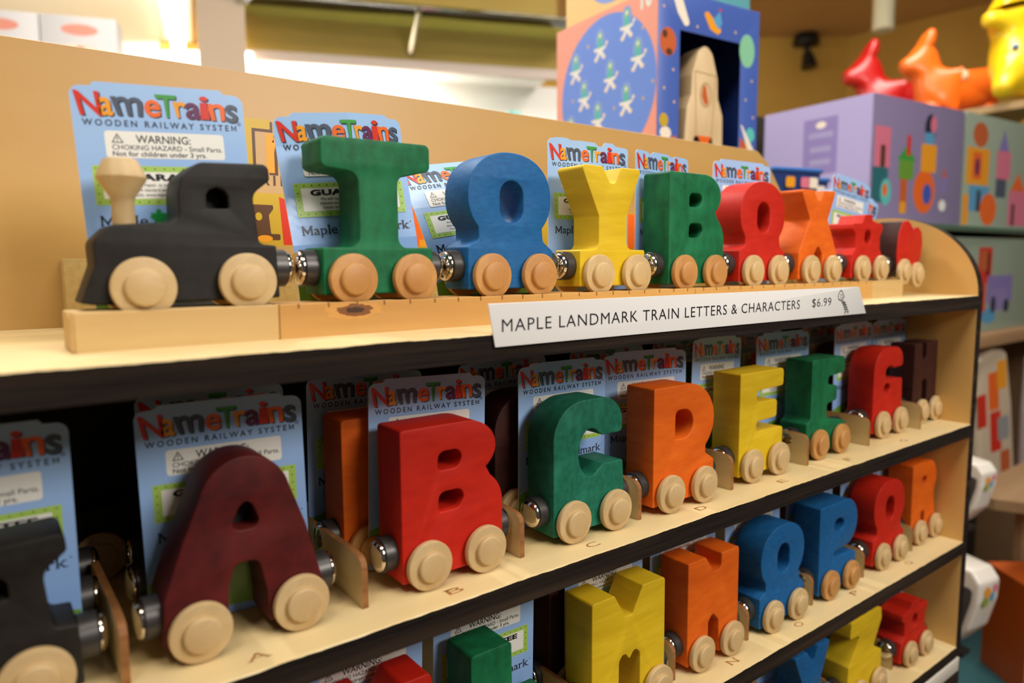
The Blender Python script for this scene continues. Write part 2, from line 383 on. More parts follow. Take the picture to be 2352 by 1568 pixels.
# printed scene glued on the back panel behind the train
def panel_print():
    P = Print(); a = INK
    P.rect(96, 520, 46, 80, a['yellow'], 1)
    P.poly([(166, 47), (176, 47), (180, 72), (164, 78)], a['red'], 2)
    P.poly([(262, 47), (300, 47), (286, 79), (258, 79)], a['orange'], 2); P.rect(268, 292, 47, 52, a['amber'], 3)
    P.poly([(478, 47), (500, 47), (500, 79), (484, 79)], a['orange'], 2)
    P.poly(fillet([(120, 50, 1), (164, 50, 1), (164, 54, 1), (158, 54, 1), (157, 66, 1), (160, 70, 1), (160, 72.5, 1), (136, 72.5, 1), (136, 62, 2), (120, 62, 2)]), a['brown'], 2)
    P.disc(150.5, 65, 2.2, 2.6, a['yellow'], 3); P.disc(154, 51, 5, 2.2, a['amber'], 3); P.disc(132, 51, 5, 2.2, a['amber'], 3)
    for ch, c, x0, x1, h in (('N', 'rust', 64, 86, 32), ('a', 'amber', 88, 99, 22), ('m', 'slate', 101, 119, 22), ('e', 'orange', 121, 131, 22), ('T', 'yellow', 130, 160, 32), ('r', 'amber', 157, 172, 24),
                             ('a', 'plum', 174, 189, 24), ('i', 'rust', 192, 199, 32), ('n', 'orange', 202, 218, 24), ('s', 'slate', 221, 234, 24)):
        P.text(ch, x0+1.6, x1+1.6, 93, h, a['brown'], 1, .03); P.text(ch, x0, x1, 94, h, a[c], 2, .02)
    P.text('WOODEN RAILWAY SYSTEM', 66, 262, 85, 6.4, a['brown'], 2, .01, 1.25)
    return P.mesh('printed_scene')
racked('printed_scene', panel_print(), []).location = Vector((0, YB, H3))*S
# ------------------------------------------------------------------ price sign on the shelf front
sg = fillet([(199, -6.5, .3), (559, -7, .3), (546.5, 14.2, .3), (195.2, 14.6, .3)], 2)
sign = link('price_sign', solid('price_sign', [sg], -1.3, -.5, .12, 1), None, [mat('sign_paper', '#f1ede8', .25, coat=.8)])
tag(sign, 'long white price strip in a plastic sleeve on the top shelf front edge', 'sign')
P = Print(); K = INK['black']; P.text('MAPLE LANDMARK TRAIN LETTERS & CHARACTERS', 203, 464, .7, 6.2, K, 1, -.004, 1.12); P.text('$6.99', 480, 506, 1.2, 6, K, 1, -.006, 1.08)
link('sign_lettering', P.mesh('sign_lettering'), sign).location = Vector((0, -1.36, 0))*S
P = Print()
def stroke(pts, w, m, layer=1):
    for a, b in zip(pts, pts[1:]):
        A, B = Vector(a), Vector(b); n = (B-A).normalized(); n = Vector((-n.y, n.x))*w/2
        P.poly([A+n, A-n, B-n, B+n], m, layer)
stroke([(519, 12.2), (515.5, 8.6), (516.5, 5.2), (521, 4.4), (524.5, 7.2), (521.5, 11), (519, 12.2)], .7, K); stroke([(518.5, 9), (521.5, 8.6), (522.3, 6.2)], .45, K); stroke([(519, 8), (519.5, 6), (521.4, 6)], .4, K)
stroke([(520.5, 4.4), (524, 1.5), (527, -3.5)], .9, K); stroke([(523, 4.5), (526.5, 1), (530, -3.5)], .9, K)
for k in range(5): stroke([(521.5+k*1.1, 2.6-k*1.7), (527.5+k*1.2, 2.9-k*1.8)], .55, K)
stroke([(526, -4.5), (527, -6)], .8, K); stroke([(530.5, -4.5), (531, -6)], .8, K)
link('rocket_drawing', P.mesh('rocket_drawing'), sign).location = Vector((0, -1.36, 0))*S
# ------------------------------------------------------------------ wooden track under the train
def rail(name, x0, x1, m, label, notch=False, end=False):
    bm = bmesh.new(); zt, zg = 15.8, 13.9
    pr = [(43.7, .05), (69, .05), (69, zt-.4), (68.6, zt), (51.2, zt), (50.8, zg), (45.3, zg), (45.1, zt), (44.2, zt), (43.7, zt-.5)]
    xs = [x0, x0+.5, x1-.5, x1]; rings = []
    for i, x in enumerate(xs):
        k = .4 if i in (0, 3) else 0
        rings.append([bm.verts.new((x, y+(k if y < 50 else -k)*(1 if y < 44.3 or y > 60 else 0), z-(k if z > 14.5 else -k if z < 1 else 0))) for y, z in pr])
    for a, b in zip(rings, rings[1:]):
        for j in range(len(pr)): bm.faces.new((a[j], a[(j+1) % len(pr)], b[(j+1) % len(pr)], b[j]))
    bm.faces.new(rings[0]); bm.faces.new(rings[-1])
    if end: bmesh.ops.bevel(bm, geom=[e for e in bm.edges if all(abs(v.co.x-x0) < .6 and v.co.y < 45 for v in e.verts) and abs(e.verts[0].co.z-e.verts[1].co.z) > 5], offset=1.2, segments=3, affect='EDGES')
    o = link(name, fin(bm, name, 30), None, [m]); tag(o, label, 'toy track', 'wooden rail pieces under the train')
    if notch:
        bn = bmesh.new(); x = x0+9
        while x < x1-4:
            box_bm(x-.5, x+.5, 43.62, 44.6, zt-2.2, zt-.05, .05, 1, bn); x += 14.6
        link('tie_marks', fin(bn, 'tie_marks'), o, [mat('tie_mark_brown', '#8a5a28', .8)])
    return o
rail('wooden_track', 29.5, 110.6, RAIL_P, 'short pale wooden track piece under the black engine', end=True)
t2 = rail('wooden_track', 110.9, 405.6, RAIL_W, 'long orange-toned wooden track piece with a dark knot and notches', True)
rail('wooden_track', 405.9, 660.7, RAIL_W, 'orange-toned notched track piece under the green B and red O', True)
rail('wooden_track', 661, 721.3, RAIL_P, 'short pale track piece at the far end under the red caboose')
km = mat('knot_brown', '#7a4a22', .7)
def knot():
    P = Print(); rnd = random.Random(3)
    for r, c, L_ in ((1, 'knot_halo', 1), (.6, 'knot_brown', 2), (.3, 'knot_core', 3)):
        pts = []
        for k in range(28):
            t = 2*PI*k/28; w = 1+rnd.uniform(-.18, .18); pts.append((147.5+15*r*w*math.cos(t), 11.8+4.6*r*w*math.sin(t)))
        P.poly([(a, min(b, 15)) for a, b in pts], mat(c, {'knot_halo': '#c9924a', 'knot_brown': '#9a622e', 'knot_core': '#3e2412'}[c], .7), L_)
    return P.mesh('knot')
link('knot', knot(), t2).location = Vector((0, 43.69, 0))*S
# ------------------------------------------------------------------ letter cars: outline in mm, first wheel centre at 0, wheels stand on 0
OV = ell(16, 56.6, 29.6, 25, -41, 221, 44, .92)
LT = {
 'T': [fillet([(-14, 5, 1), (47, 5, 1), (47, 28, 1.5), (27, 28, 5), (27, 63.5, 5), (46, 67.5, 3), (46, 81, 3), (-13.5, 80.5, 3), (-13.5, 66, 3), (5.5, 64.5, 6), (5.5, 28, 5), (-14, 28, 1.5)])],
 'O': [fillet([(-14, 5, 1), (47, 5, 1), (47, 26.5, 1.5), (39.5, 32, 3)]+OV+[(-6.5, 32.5, 3), (-14, 28.5, 1.5)]), slot(16.5, 42, 66, 8.3)],
 'Y': [fillet([(-13.5, 5, 1), (45, 5, 1), (45, 28, 1.5), (28, 28, 5), (28, 50, 4), (41, 80.5, 2.2), (22, 80.2, 1.5), (16.8, 70, 3), (12.2, 70, 3), (5.6, 80, 1.5), (-13, 80.3, 2.5), (2.6, 49, 4), (2.6, 28, 5), (-13.5, 28, 1.5)])],
 'B': [fillet([(-13.5, 4.6, 1), (47.4, 4.6, 1)]+ell(26, 35.5, 21.6, 20, 0, 50, 10)+ell(24, 67, 19.6, 15, -48, 90, 18)+[(-13.5, 82, 2)]), fillet([(7.5, 58.5, 2), (19, 58.5, 4), (22.5, 63.5, 4), (20, 68.2, 4), (8, 68.2, 4)], 4), fillet([(7.5, 37, 2), (19.5, 37, 4), (23.5, 42.5, 4), (21, 47.3, 4), (8, 47.3, 4)], 4)],
 'A': [fillet([(-13.5, 6.5, 1), (11.5, 6.5, 1), (12.8, 27, 4), (15.5, 36, 4), (25.5, 36, 4), (28.3, 22, 4), (29, 6.5, 1), (54.5, 6.5, 1), (53.5, 20, 3), (46.8, 47, 12)]+ell(21.2, 61, 19.4, 21, 16, 164, 26)+[(-4.5, 50, 12), (-12.8, 27, 6)]), fillet([(13.2, 50.2, 3.4), (27.6, 50.2, 3.4), (24, 60.2, 3), (21.2, 63, 2.4), (18.2, 60.2, 3)], 6)],
 'C': [fillet([(-13, 4.6, 1), (45, 4.6, 1), (43, 42, 2), (26, 42, 1)]+ell(16, 50.5, 9.6, 14.5, -52, -308, 26)+[(26, 59.6, .8), (42.4, 59.6, 3)]+ell(24, 66, 18.6, 16.6, 8, 90, 12)+ell(10, 60, 23, 22.6, 90, 176, 14))],
 'D': [fillet([(-14, 5, 1), (48, 5, 1), (47.6, 27.6, 1.5), (38.5, 33, 2.5)]+ell(19, 57, 28.3, 25.5, -46, 90, 22)+[(-14, 82.5, 1.5)]), fillet([(7, 46.6, .8)]+ell(15.5, 56.3, 9.5, 9.7, -90, 90, 16)+[(7, 66, 4)], 6)],
 'E': [fillet([(-13, 5, 1), (42.3, 5, 1), (42.6, 36, 2), (8, 36, 3.6), (8, 44, 3.6), (33.8, 44.5, 3), (34.2, 58.4, 3), (8, 58.6, 3.8), (8, 67.2, 3.8), (42, 68, 3), (42, 81.5, 3), (-13, 81.5, 1.5)])],
 'F': [fillet([(-15.5, 5, 1), (46, 5, 1), (45.5, 26.5, 2), (15, 31.5, 5), (15, 44.4, 3), (30.4, 45.8, 4), (30.4, 58.6, 4), (15.5, 60, 3), (15.5, 67.2, 3), (42, 68.5, 4), (41.5, 82.5, 4), (-9.6, 82.5, 2), (-9.6, 33, 5), (-15.5, 31, 2)])],
 'G': [fillet([(-14, 5, 1), (43, 5, 1), (41, 52, 2), (22, 53, 2), (9, 54, 4), (7, 62, 4), (16, 66.5, 5), (24, 63, 3), (41, 63.6, 3)]+ell(26, 69, 15, 13.6, 5, 90, 10)+ell(8, 60, 22, 22.6, 90, 176, 12)), ell(11.5, 45, 6, 4.6, n=20)],
 'H': [fillet([(-15, 5, 1), (6, 5, 1), (5, 44, 4.5), (15.5, 44, 4.5), (17, 5, 1), (42, 5, 1), (40, 81, 2), (12, 81, 2), (12, 64, 4), (3, 64, 4), (2, 81, 2), (-14, 81, 2)])],
 'M': [fillet([(-22.5, 5, 1), (.8, 5, 1), (.8, 38, 5), (5.3, 42.6, 3), (10, 36.6, 1), (14.8, 42.6, 3), (19.5, 38, 5), (19.5, 5, 1), (43, 5, 1), (42.5, 81.5, 2.5), (21.5, 81.8, 1.5), (12.2, 65.6, 2), (6, 66, 2), (-3.6, 82, 1.5), (-22.5, 82, 2)])],
 'N': [fillet([(-12.8, 5, 1), (10, 5, 1), (10, 31.5, 3), (15.2, 36.5, 2.5), (21.6, 29, 2), (22.4, 5, 1), (44.5, 5, 1), (44, 78.8, 2.5), (23.7, 78.5, 1.5), (23.5, 67, 5), (15, 67.3, 2), (6, 79.5, 1.5), (-13, 79.5, 1.5)])],
 'P': [fillet([(-14, 5, 1), (47, 5, 1), (46.4, 30.5, 3), (9, 33, 3), (9, 38.3, 2)]+ell(27, 60, 20, 20.8, -76, 90, 24)+[(-15, 80.8, 1.5)]), ell(16, 61, 8, 5.6, n=24)],
 'R': [fillet([(-14, 5, 1), (7, 5, 1), (7, 32, 3), (14.5, 32, 3), (16, 5, 1), (42, 5, 1), (38, 30, 8), (34.5, 42, 4)]+ell(22, 63.5, 17, 19, -38, 90, 18)+[(-15, 82.6, 2)]), ell(11, 63.5, 6, 4.6, n=20)],
 'Z': [fillet([(-16, 5, 1), (45, 5, 1), (43.5, 38.5, 2), (27, 47, 3), (41, 69.5, 3), (39.5, 81, 3), (-14, 82, 3), (-16.5, 67, 3), (2, 65, 2), (-16.5, 41, 3), (-17, 28, 2)])],
 'X': [fillet([(-14.5, 5, 1), (9, 5, 1), (9, 26, 3), (15.4, 34, 3), (22, 26, 3), (22.4, 5, 1), (47, 5, 1), (46, 26, 3), (29, 55.3, 3), (41, 80, 2), (22, 79.5, 1.5), (16.2, 71.5, 1.8), (12.4, 71.5, 1.8), (6.5, 79, 1.5), (-13.6, 79, 2), (1.3, 54.7, 3), (-14.4, 27, 3)])],
 'L': [fillet([(-14, 5, 1), (46, 5, 1), (46, 36, 2.5), (13, 36, 4), (12.5, 80.5, 2.5), (-14, 80.5, 2.5)])],
 'K': [fillet([(-14, 5, 1), (46, 5, 1), (44, 28, 4), (28, 46, 4), (44.5, 72, 4), (43, 81, 3), (27, 81, 3), (11, 58, 3), (10.5, 80, 2.5), (-14, 80, 2.5)])],
 'engine': [fillet([(-22.3, 4.6, .6), (-16, 3.6, 1), (57.2, 4.6, 1), (56.3, 28.3, 1), (48.6, 29, 3), (46.6, 51, 6), (54.6, 57.5, 2), (54.2, 64.6, 3), (24.5, 63.4, 6), (17, 57, 6), (15.6, 50, 6), (15.8, 38, 4), (-10.5, 36, 5), (-17, 29.4, 5), (-16.6, 20, 4)]), fillet([(26.9, 43.9, .8), (36.2, 44.2, .8), (36, 49.8), (34.6, 52, 1), (31.5, 53.2, 1), (28.3, 51.8, 1), (27, 49.7)], 3)],
 'caboose': [fillet([(-15, 5, 1), (46, 5, 1), (43, 24.5, 3), (37, 31, 5), (37, 43.5, 5), (42, 49, 2), (41, 54, 2), (22, 56.8, 2), (21, 62.8, 1.5), (7, 62, 2.5), (3, 54.6, 3), (-13, 54, 2), (-14, 48.5, 2), (-8, 45, 4), (-8, 31, 4), (-14, 26, 2)]), slot(13.7, 34.5, 48.7, 6)],
 'apple': [fillet([(-9, 12), (6, 9), (20, 9), (30, 16), (37, 32), (38, 46), (34, 56), (26, 60), (19, 59), (15, 55.5), (10, 60), (2, 63), (-8, 60), (-14, 48), (-14, 28)], 3)],
}
BODY = {}
WD = {}
def wheel_mesh(m, key):
    if key not in WD:
        w = lathe('wheel', [(0, 0), (11.6, 0), (12.2, .2), (12.5, .7), (12.5, 3.1), (12.2, 3.6), (11.6, 3.8), (0, 3.8)], n=44); w.materials.append(m)
        c = lathe('axle_cap', [(0, -3), (6.6, -3), (7.2, -2.7), (7.6, -2.2), (7.6, .02), (0, .02)], n=36); c.materials.append(m); WD[key] = (w, c)
    return WD[key]
MG = lathe('magnet', [(0, 0), (8.4, 0), (8.9, .4), (8.9, 6.6), (8.4, 7), (0, 7)], 'X', 36); MG.materials.append(FERRITE)
SCW = lathe('screw_head', [(7.6, 7.02), (8.1, 7.4), (8.1, 8.2), (7.4, 9.2), (5.6, 10), (3, 10.45), (0, 10.55)], 'X', 36); SCW.materials.append(CHROME)
def car(letter, colour, loc, label, wheels='pale', tilt=0., rz=0., name='letter_car', cat='toy train car', sp=34.2, ms=(1, 1), group=None, full=True, wz=(0, 0)):
    """loc: x of the first wheel, y of the wheel faces, z the wheels stand on"""
    t = empty(name, loc, 0, label, cat, group); t.rotation_euler = (0, -tilt, rz)
    if letter not in BODY: BODY[letter] = solid('body', LT[letter], 0, 24, .7)
    me = BODY[letter].copy() if (letter, colour) not in BODY else BODY[(letter, colour)]
    if (letter, colour) not in BODY: me.materials.append(stain(colour)); BODY[(letter, colour)] = me
    link('body', me, t, loc=(0, 5, 0))
    wm, cm = wheel_mesh(PALE if wheels == 'pale' else WARM, wheels)
    for k in (0, 1):
        w = link('wheel', wm, t, loc=(k*sp+(-8 if letter == 'M' and k == 0 else 0), .1, 12.5+wz[k]), rot=(0, random.uniform(0, 6), 0)); link('axle_cap', cm, w)
        if full: link('wheel', wm, t, loc=(k*sp+(-8 if letter == 'M' and k == 0 else 0), 30.1, 12.5+wz[k]))
    if letter in ('engine', 'A'):
        link('hole_shade_plug', fin(box_bm(*((25, 38, 17, 28, 42, 55) if letter == 'engine' else (12, 29, 17, 28, 49, 65))), 'hole_shade_plug'), t, [RUBBER])  # black plug added so the hole reads as dark as deep shade
    xs = [v[0] for v in LT[letter][0] if v[1] < 24]; x0, x1 = min(xs), max(xs)
    if letter == 'engine': x0, x1 = -22.3, 56.6
    if letter == 'A': x0, x1 = -12.2, 53.2
    for s, x in ((-1, x0), (1, x1)):
        if not ms[0 if s < 0 else 1]: continue
        g = link('magnet', MG, t, loc=(x-.15*s, 17, 18), rot=(0, 0, 0 if s > 0 else PI)); link('screw_head', SCW, g)
    return t
ZT = 14.05
YT = 45.47
TOPX = dict(T=149.3, O=232.7, Y=315.5, B=398.3, O2=479.5, X=561.6, cab=647.8)
eng = car('engine', 'black', (56.8, YT+.1, 14.2), 'black wooden train engine with a pale turned smokestack at the front of the train', sp=42, ms=(0, 1), name='train_engine', wz=(-1.9, -.2))
def chimney(t):
    link('smokestack', lathe('smokestack', [(0, 0), (4.4, 0), (4.5, 1), (4.3, 9), (4.9, 11.2), (9.2, 17.4), (9.6, 18.6), (9.3, 19.6), (7, 24.2), (6.4, 25.3), (5.5, 25.6), (0, 25.7)], 'Z', 40), t, [PALE], loc=(-3.4, 17, 35.9)).scale = (1, 1, 1.09)
chimney(eng)
car('T', 'green', (TOPX['T'], YT, ZT), 'green wooden letter T car, first behind the black engine on the track', 'warm')
car('O', 'blue', (TOPX['O'], YT, ZT+.4), 'blue wooden letter O car between the green T and the yellow Y', 'warm')
car('Y', 'yellow', (TOPX['Y'], YT, ZT), 'yellow wooden letter Y car on the top track')
car('B', 'green', (TOPX['B'], YT, ZT), 'green wooden letter B car on the top track', 'warm')
car('O', 'red', (TOPX['O2'], YT, ZT), 'red wooden letter O car on the top track between green B and orange X')
xx = car('X', 'orange', (TOPX['X'], YT, ZT), 'orange wooden letter X car on the top track')
car('caboose', 'red', (TOPX['cab'], YT, ZT), 'red wooden caboose car behind the orange X on the track', name='caboose_car')
ap = car('apple', 'brown', (726, YT-1, 11), 'apple shaped car with red face and dark sides at the end of the train', name='apple_car', tilt=R(-7), ms=(1, 0), sp=28)
link('front_face', solid('front_face', LT['apple'], -1, 0, .3), ap, [stain('red')], loc=(0, 4.9, 0))
# ------------------------------------------------------------------ printed backing cards (71 x 102, standing on 0, facing -y)
def card_outline(tear=0):
    top = {0: [(35.5, 99.5, 5.5), (27, 99.8, .6), (25.5, 101.6, .6), (-26, 101.6, .6), (-27.5, 99.8, .6), (-35.5, 99.5, 5.5)],
           1: [(35.5, 98.6, 5), (31, 98.9), (24, 99.4, 1), (21, 101.2, 1), (14, 101.3, .6), (12, 98.7, 1), (8, 98.4, 1), (5, 100.6, 1), (-8, 101, 1), (-16, 100.6, 1), (-19, 101.8, 1), (-26, 101.9, 2), (-35.5, 100.6, 5)],
           2: [(35.5, 99.4, 4.5), (17, 99.6, 1), (12, 98.2, 2), (6, 99.8, 1), (-12, 100, .8), (-17, 97.8, 2), (-22, 99.6, 1), (-30, 100, 1), (-35.5, 99.6, 5)]}[tear]
    return fillet([(-35.5, .3, 1), (35.5, .3, 1)] + top, 5)
EDGEW = mat('card_edge', '#e9e6de', .7)
def sheet(tear):
    pts = card_outline(tear); bm = bmesh.new()
    A = [bm.verts.new((p[0], 0, p[1])) for p in pts]; B = [bm.verts.new((p[0], .4, p[1])) for p in pts]
    bm.faces.new(A); f = bm.faces.new(B); f.material_index = 2; n = len(A)
    for i in range(n): bm.faces.new((A[i], A[(i+1) % n], B[(i+1) % n], B[i])).material_index = 1
    me = fin(bm, 'card_sheet', smooth=False)
    for m in (BLUE_CARD, EDGEW, mat('card_back', '#c9cf8e', .6)): me.materials.append(m)
    return me
def card_prints():
    I = INK; out = {}
    P = Print()
    def wedge(x0, x1, z0, z1, k, sh=0):
        c = (x0+x1)/2
        return lambda x, z: (c+(x-c)*(1-k*(1-(z-z0)/(z1-z0)))+sh*(1-(z-z0)/(z1-z0)), z)
    T = [('N', 'red', -34.2, -24.6, 87.6, 97.6, .12, 1.2), ('a', 'amber', -25.2, -19.6, 87.9, 95.3, 0, 0), ('m', 'slate', -20.4, -7.6, 88.2, 96, .22, .8), ('e', 'orange', -7.2, -.6, 88.2, 95.4, 0, 0),
         ('T', 'green', -2.6, 6.3, 88.2, 97.9, .45, .3), ('r', 'amber', 4.6, 10.2, 88.4, 95.3, .35, .4), ('a', 'plum', 9.8, 16.2, 88.2, 95.2, 0, 0), ('i', 'red', 16.2, 19.8, 88.2, 98.4, -.3, 0),
         ('n', 'orange', 19.2, 27.2, 88, 95.4, .25, .6), ('s', 'slate', 27.2, 32.6, 87.6, 95.4, 0, 0)]
    for ch, c, x0, x1, z0, z1, k, sh in T:
        P.text(ch, x0+.55, x1+.55, z0-.45, z1-z0, I['navy'], 1, .024, warp=wedge(x0, x1, z0, z1, k, sh))
        P.text(ch, x0, x1, z0, z1-z0, I[c], 2, .02, warp=wedge(x0, x1, z0, z1, k, sh))
    P.text('WOODEN RAILWAY SYSTEM', -32, 31.6, 83.2, 2.7, I['navy'], 1, .022, 1.45)
    P.poly(ell(33, 86.6, .9, .9, n=16), I['slate'], 1).poly(ell(33, 86.6, .68, .68, n=16), INK['sky'], 2); P.text('R', 32.7, 33.35, 86.2, .85, I['slate'], 3)
    out['title_print'] = P
    P = Print(); P.rect(-24.2, 25.2, 69.6, 81.2, I['white'], 1, 1.4)
    P.poly([(-21.7, 76.1), (-16.9, 76.1), (-19.3, 80.2)], I['black'], 2).poly([(-21, 76.5), (-17.6, 76.5), (-19.3, 79.4)], I['white'], 3).rect(-19.5, -19.1, 77.3, 78.7, I['black'], 4).disc(-19.3, 76.9, .2, .2, I['black'], 4, 8)
    P.text('WARNING:', -12, 10.6, 76.3, 3.4, I['black'], 2, .012); P.text('CHOKING HAZARD - Small Parts.', -21.7, 24.2, 73.2, 2.2, I['black'], 2, .006, cap=.72); P.text('Not for children under 3 yrs.', -21.7, 17, 70.4, 2.2, I['black'], 2, .014, cap=.72)
    out['warning_label'] = P
    P = Print(); P.rect(-30.4, 31.2, 49, 66.2, I['lime'], 1).rect(-27, 27.8, 51.8, 63.6, I['white'], 2)
    for k in range(16):
        x = -29+k*3.9
        for z in (65, 50.3): P.disc(x, z, .33, .33, I['navy'], 2, 8)
    for k in range(1, 4):
        for x in (-28.8, 29.5): P.disc(x, 50.3+k*3.65, .33, .33, I['navy'], 2, 8)
    P.text('GUARANTEE', -22.5, 23, 59.9, 2.9, I['black'], 3, .05, 1.05, slab=.05)
    for t, a, b, z in (('We will repair, at no charge, any functionally', -17.6, 18.6, 57.2), ('defective standard wooden train, returned to us.', -18.2, 19, 55), ('Details: www.maplelandmark.com/guarantee', -16.8, 18, 52.8)):
        P.text(t, a, b, z, 1.55, I['black'], 3, .002, cap=.72)
    out['guarantee_label'] = P
    P = Print(); P.text('Maple', -29.4, -10.8, 39.8, 4.7, I['black'], 1, .004, slab=.05, cap=.69); P.text('Landmark', -1.4, 31.6, 39.8, 4.7, I['black'], 1, .004, slab=.05, cap=.69)
    leaf = [(0, -4.6), (.25, -2), (2.2, -2.4), (1.9, -1.5), (3.8, .3), (3.1, .7), (3.4, 2.2), (2, 1.8), (1.6, 2.4), (.9, 1.6), (1.1, 3.6), (.5, 3.2), (0, 4.4)]
    P.poly([(-6+x*1.05, 43.4+z) for x, z in leaf]+[(-6-x*1.05, 43.4+z) for x, z in leaf[-2:0:-1]], I['leaf'], 1); P.disc(33, 43.6, .35, .35, I['black'], 1, 8)
    out['maker_print'] = P
    P = Print(); P.poly([(-35.3, 4)]+[(-35.3+70.6*k/24, 20+7*math.sin(PI*(k/24)*.9+.25)) for k in range(25)]+[(35.3, 4)], I['hill'], 1)
    out['hill_print'] = P
    return {k: p.mesh(k) for k, p in out.items()}
CARDP = card_prints(); SHEETS = {k: sheet(k) for k in (0, 1, 2)}
def bend_mesh(me, fn):
    m2 = cut_mesh(me, [2]+list(range(-33, 36, 4)), [35, 85]+list(range(5, 100, 5)))
    for v in m2.vertices:
        x, y, z = v.co/S; d = fn(x, z); v.co = Vector((x+d[0], (y if y >= 0 else y*2-.25)+d[1], z+d[2]))*S
    m2.update(); return m2
def card(label, x, y, z, yaw=0, roll=0, lean=0, tear=0, bend=None, prints=None, group='printed backing cards'):
    """x, y, z of the middle of the bottom edge; roll lifts the right-hand side, lean tips the top back"""
    me = SHEETS[tear]
    if bend: me = bend_mesh(me, bend)
    o = link('backing_card', me, None, loc=(x, y, z))
    o.rotation_euler = (Matrix.Rotation(R(yaw), 4, 'Z') @ Matrix.Rotation(R(-lean), 4, 'X') @ Matrix.Rotation(R(-roll), 4, 'Y')).to_euler()
    tag(o, label, 'backing card', group)
    for k, m in CARDP.items():
        if prints is None or k in prints: link(k, bend_mesh(m, bend) if bend else m, o)
    return o
GT = 'printed cards behind the train on the top shelf'
def tcrease(x, z):                                   # folded down the middle, both sides swept back
    a = abs(x-2)*max(0, min(1, (z-35)/50)); return (0, .2*a, 0)
def ocurl(x, z):                                     # bowed back over the ledge
    t = max(0, z-18)/82; return (0, 30*t**1.6, -9*t**2)
card('blue card standing behind the black engine, its smokestack in front', 79.2, 82, 12.6, -3.5, 2.8, group=GT)
card('creased blue card with light glare behind the green letter T', 170.5, 79.6, 11.5, -1.4, 5, bend=tcrease, group=GT)
card('low bowed blue card squeezed between the green T and the blue O', 257, 83, 6, -2, 8.5, bend=ocurl, group=GT)
card('blue card with a torn top behind the yellow letter Y', 339.8, 81.5, 14, -2.8, .6, tear=1, group=GT)
card('blue card with two nicks in its top behind the green B on the track', 415, 82.6, 13.6, 8.6, .2, tear=2, group=GT)
card('blue card behind the red letter O on the track', 510.6, 81.5, 14.2, -4.3, -.4, group=GT)
card('crumpled card corner leaning between the red O and orange X', 600, 110, 11.6, 30, -18, 12, bend=lambda x, z: (0, .006*x*x, 0), group=GT)
card('tilted blue card leaning behind the red caboose on the track', 704, 96, 16, -2, -7, group=GT)
card('pale card leaning at the back behind the red and dark apple car', 741, 122, 9.2, -30, -14, 6, bend=lambda x, z: (0, .008*x*x, 0), group=GT)
# ------------------------------------------------------------------ second shelf
G2 = 'printed cards on the second shelf'
ENG2 = car('engine', 'black', (-33, 19.5, -H1+.05), 'black wooden train engine cut off by the left edge, second shelf', sp=42, ms=(0, 1), name='train_engine'); chimney(ENG2)
card('blue card behind the black engine at the left of the second shelf', -8, 56, -H1+.2, 0, 0, group=G2)
car('engine', 'black', (-30, 57.5, -H1+.05), 'second black train engine hidden behind the first at the left edge', sp=42, ms=(0, 1), name='train_engine')
car('engine', 'black', (-26, 95, -H1+.05), 'third black train engine deep in the shadow at the left of the second shelf', sp=42, ms=(0, 1), name='train_engine')
car('A', 'black', (74, 97.5, -H1+.05), 'dark third letter car deep in the shadow behind the maroon A', sp=42.3)
car('engine', 'black', (44, 133, -H1+.05), 'black train engine added to darken the gap at the very back, between the engines and the maroon A', sp=42, ms=(0, 0), name='train_engine')  # added black engine, covers lit shelf so the gap stays dark
ROW2 = [('A', 'maroon', 65.4, 19.7, 'dark maroon wooden letter A car on the second shelf', 42.3, 'pale'), ('B', 'red', 172.6, 17.8, 'red wooden letter B car on the second shelf', 34.2, 'pale'), ('C', 'deep_green', 269.3, 17.5, 'dark green wooden letter C car on the second shelf', 34.2, 'pale'),
        ('D', 'orange', 352.4, 15.8, 'orange wooden letter D car on the second shelf', 34.2, 'pale'), ('E', 'yellow', 449.4, 20.9, 'yellow wooden letter E car on the second shelf', 34.2, 'pale'), ('F', 'green', 545.9, 23.3, 'green wooden letter F car on the second shelf', 34.2, 'warm'),
        ('G', 'red', 658.3, 25.4, 'red wooden letter G car on the second shelf', 34.2, 'pale'), ('H', 'brown', 747, 29.2, 'dark brown wooden letter H car by the end panel', 30, 'pale')]
for ch, c, x, y, lb, sp, wh in ROW2: car(ch, c, (x, y, -H1+.05), lb, wh, sp=sp)
for nm, x, y, dz, yaw, roll, tr in (('dark maroon A', 88.4, 56.2, -3, -7.8, .9, 0), ('red B', 192.2, 54, -3, -2.8, -1.5, 0), ('dark green C', 290.8, 53.6, -3, -1, -.3, 0), ('orange D', 368.5, 54.5, -2.4, -9.9, .4, 0),
                                ('yellow E', 449, 58, 1.2, 6.7, -2.6, 0), ('green F', 544.8, 59.6, -1, -3.6, .4, 0), ('red G', 667, 61.6, -.2, .6, .7, 0), ('dark brown H', 747.2, 66, -1, 0, .2, 0)):
    card('blue card behind the %s on the second shelf' % nm, x, y, -H1+max(.2, dz+3), yaw, roll, 0, tr, group=G2)
B2 = [('A', 'black', 69, 59.5, 'dark second letter car hidden behind the card of the maroon A'), ('B', 'orange', 160, 57.5, 'orange wooden car behind the red B and its card, mostly hidden'), ('C', 'brown', 257, 57.4, 'dark brown wooden car behind the green C and its card, mostly hidden'),
      ('D', 'yellow', 352, 60, 'yellow wooden car hidden behind the orange D and its card'), ('E', 'green', 449, 65, 'green wooden car hidden behind the yellow E and its card'), ('F', 'orange', 556, 63.5, 'orange wooden car hidden behind the green F and its card'), ('G', 'brown', 666, 65.5, 'dark wooden car hidden behind the red G and its card')]
for ch, c, x, y, lb in B2: car(ch, c, (x, y, -H1+.05), lb, 'warm' if c == 'orange' else 'pale', sp=42.3 if ch == 'A' else 34.2)
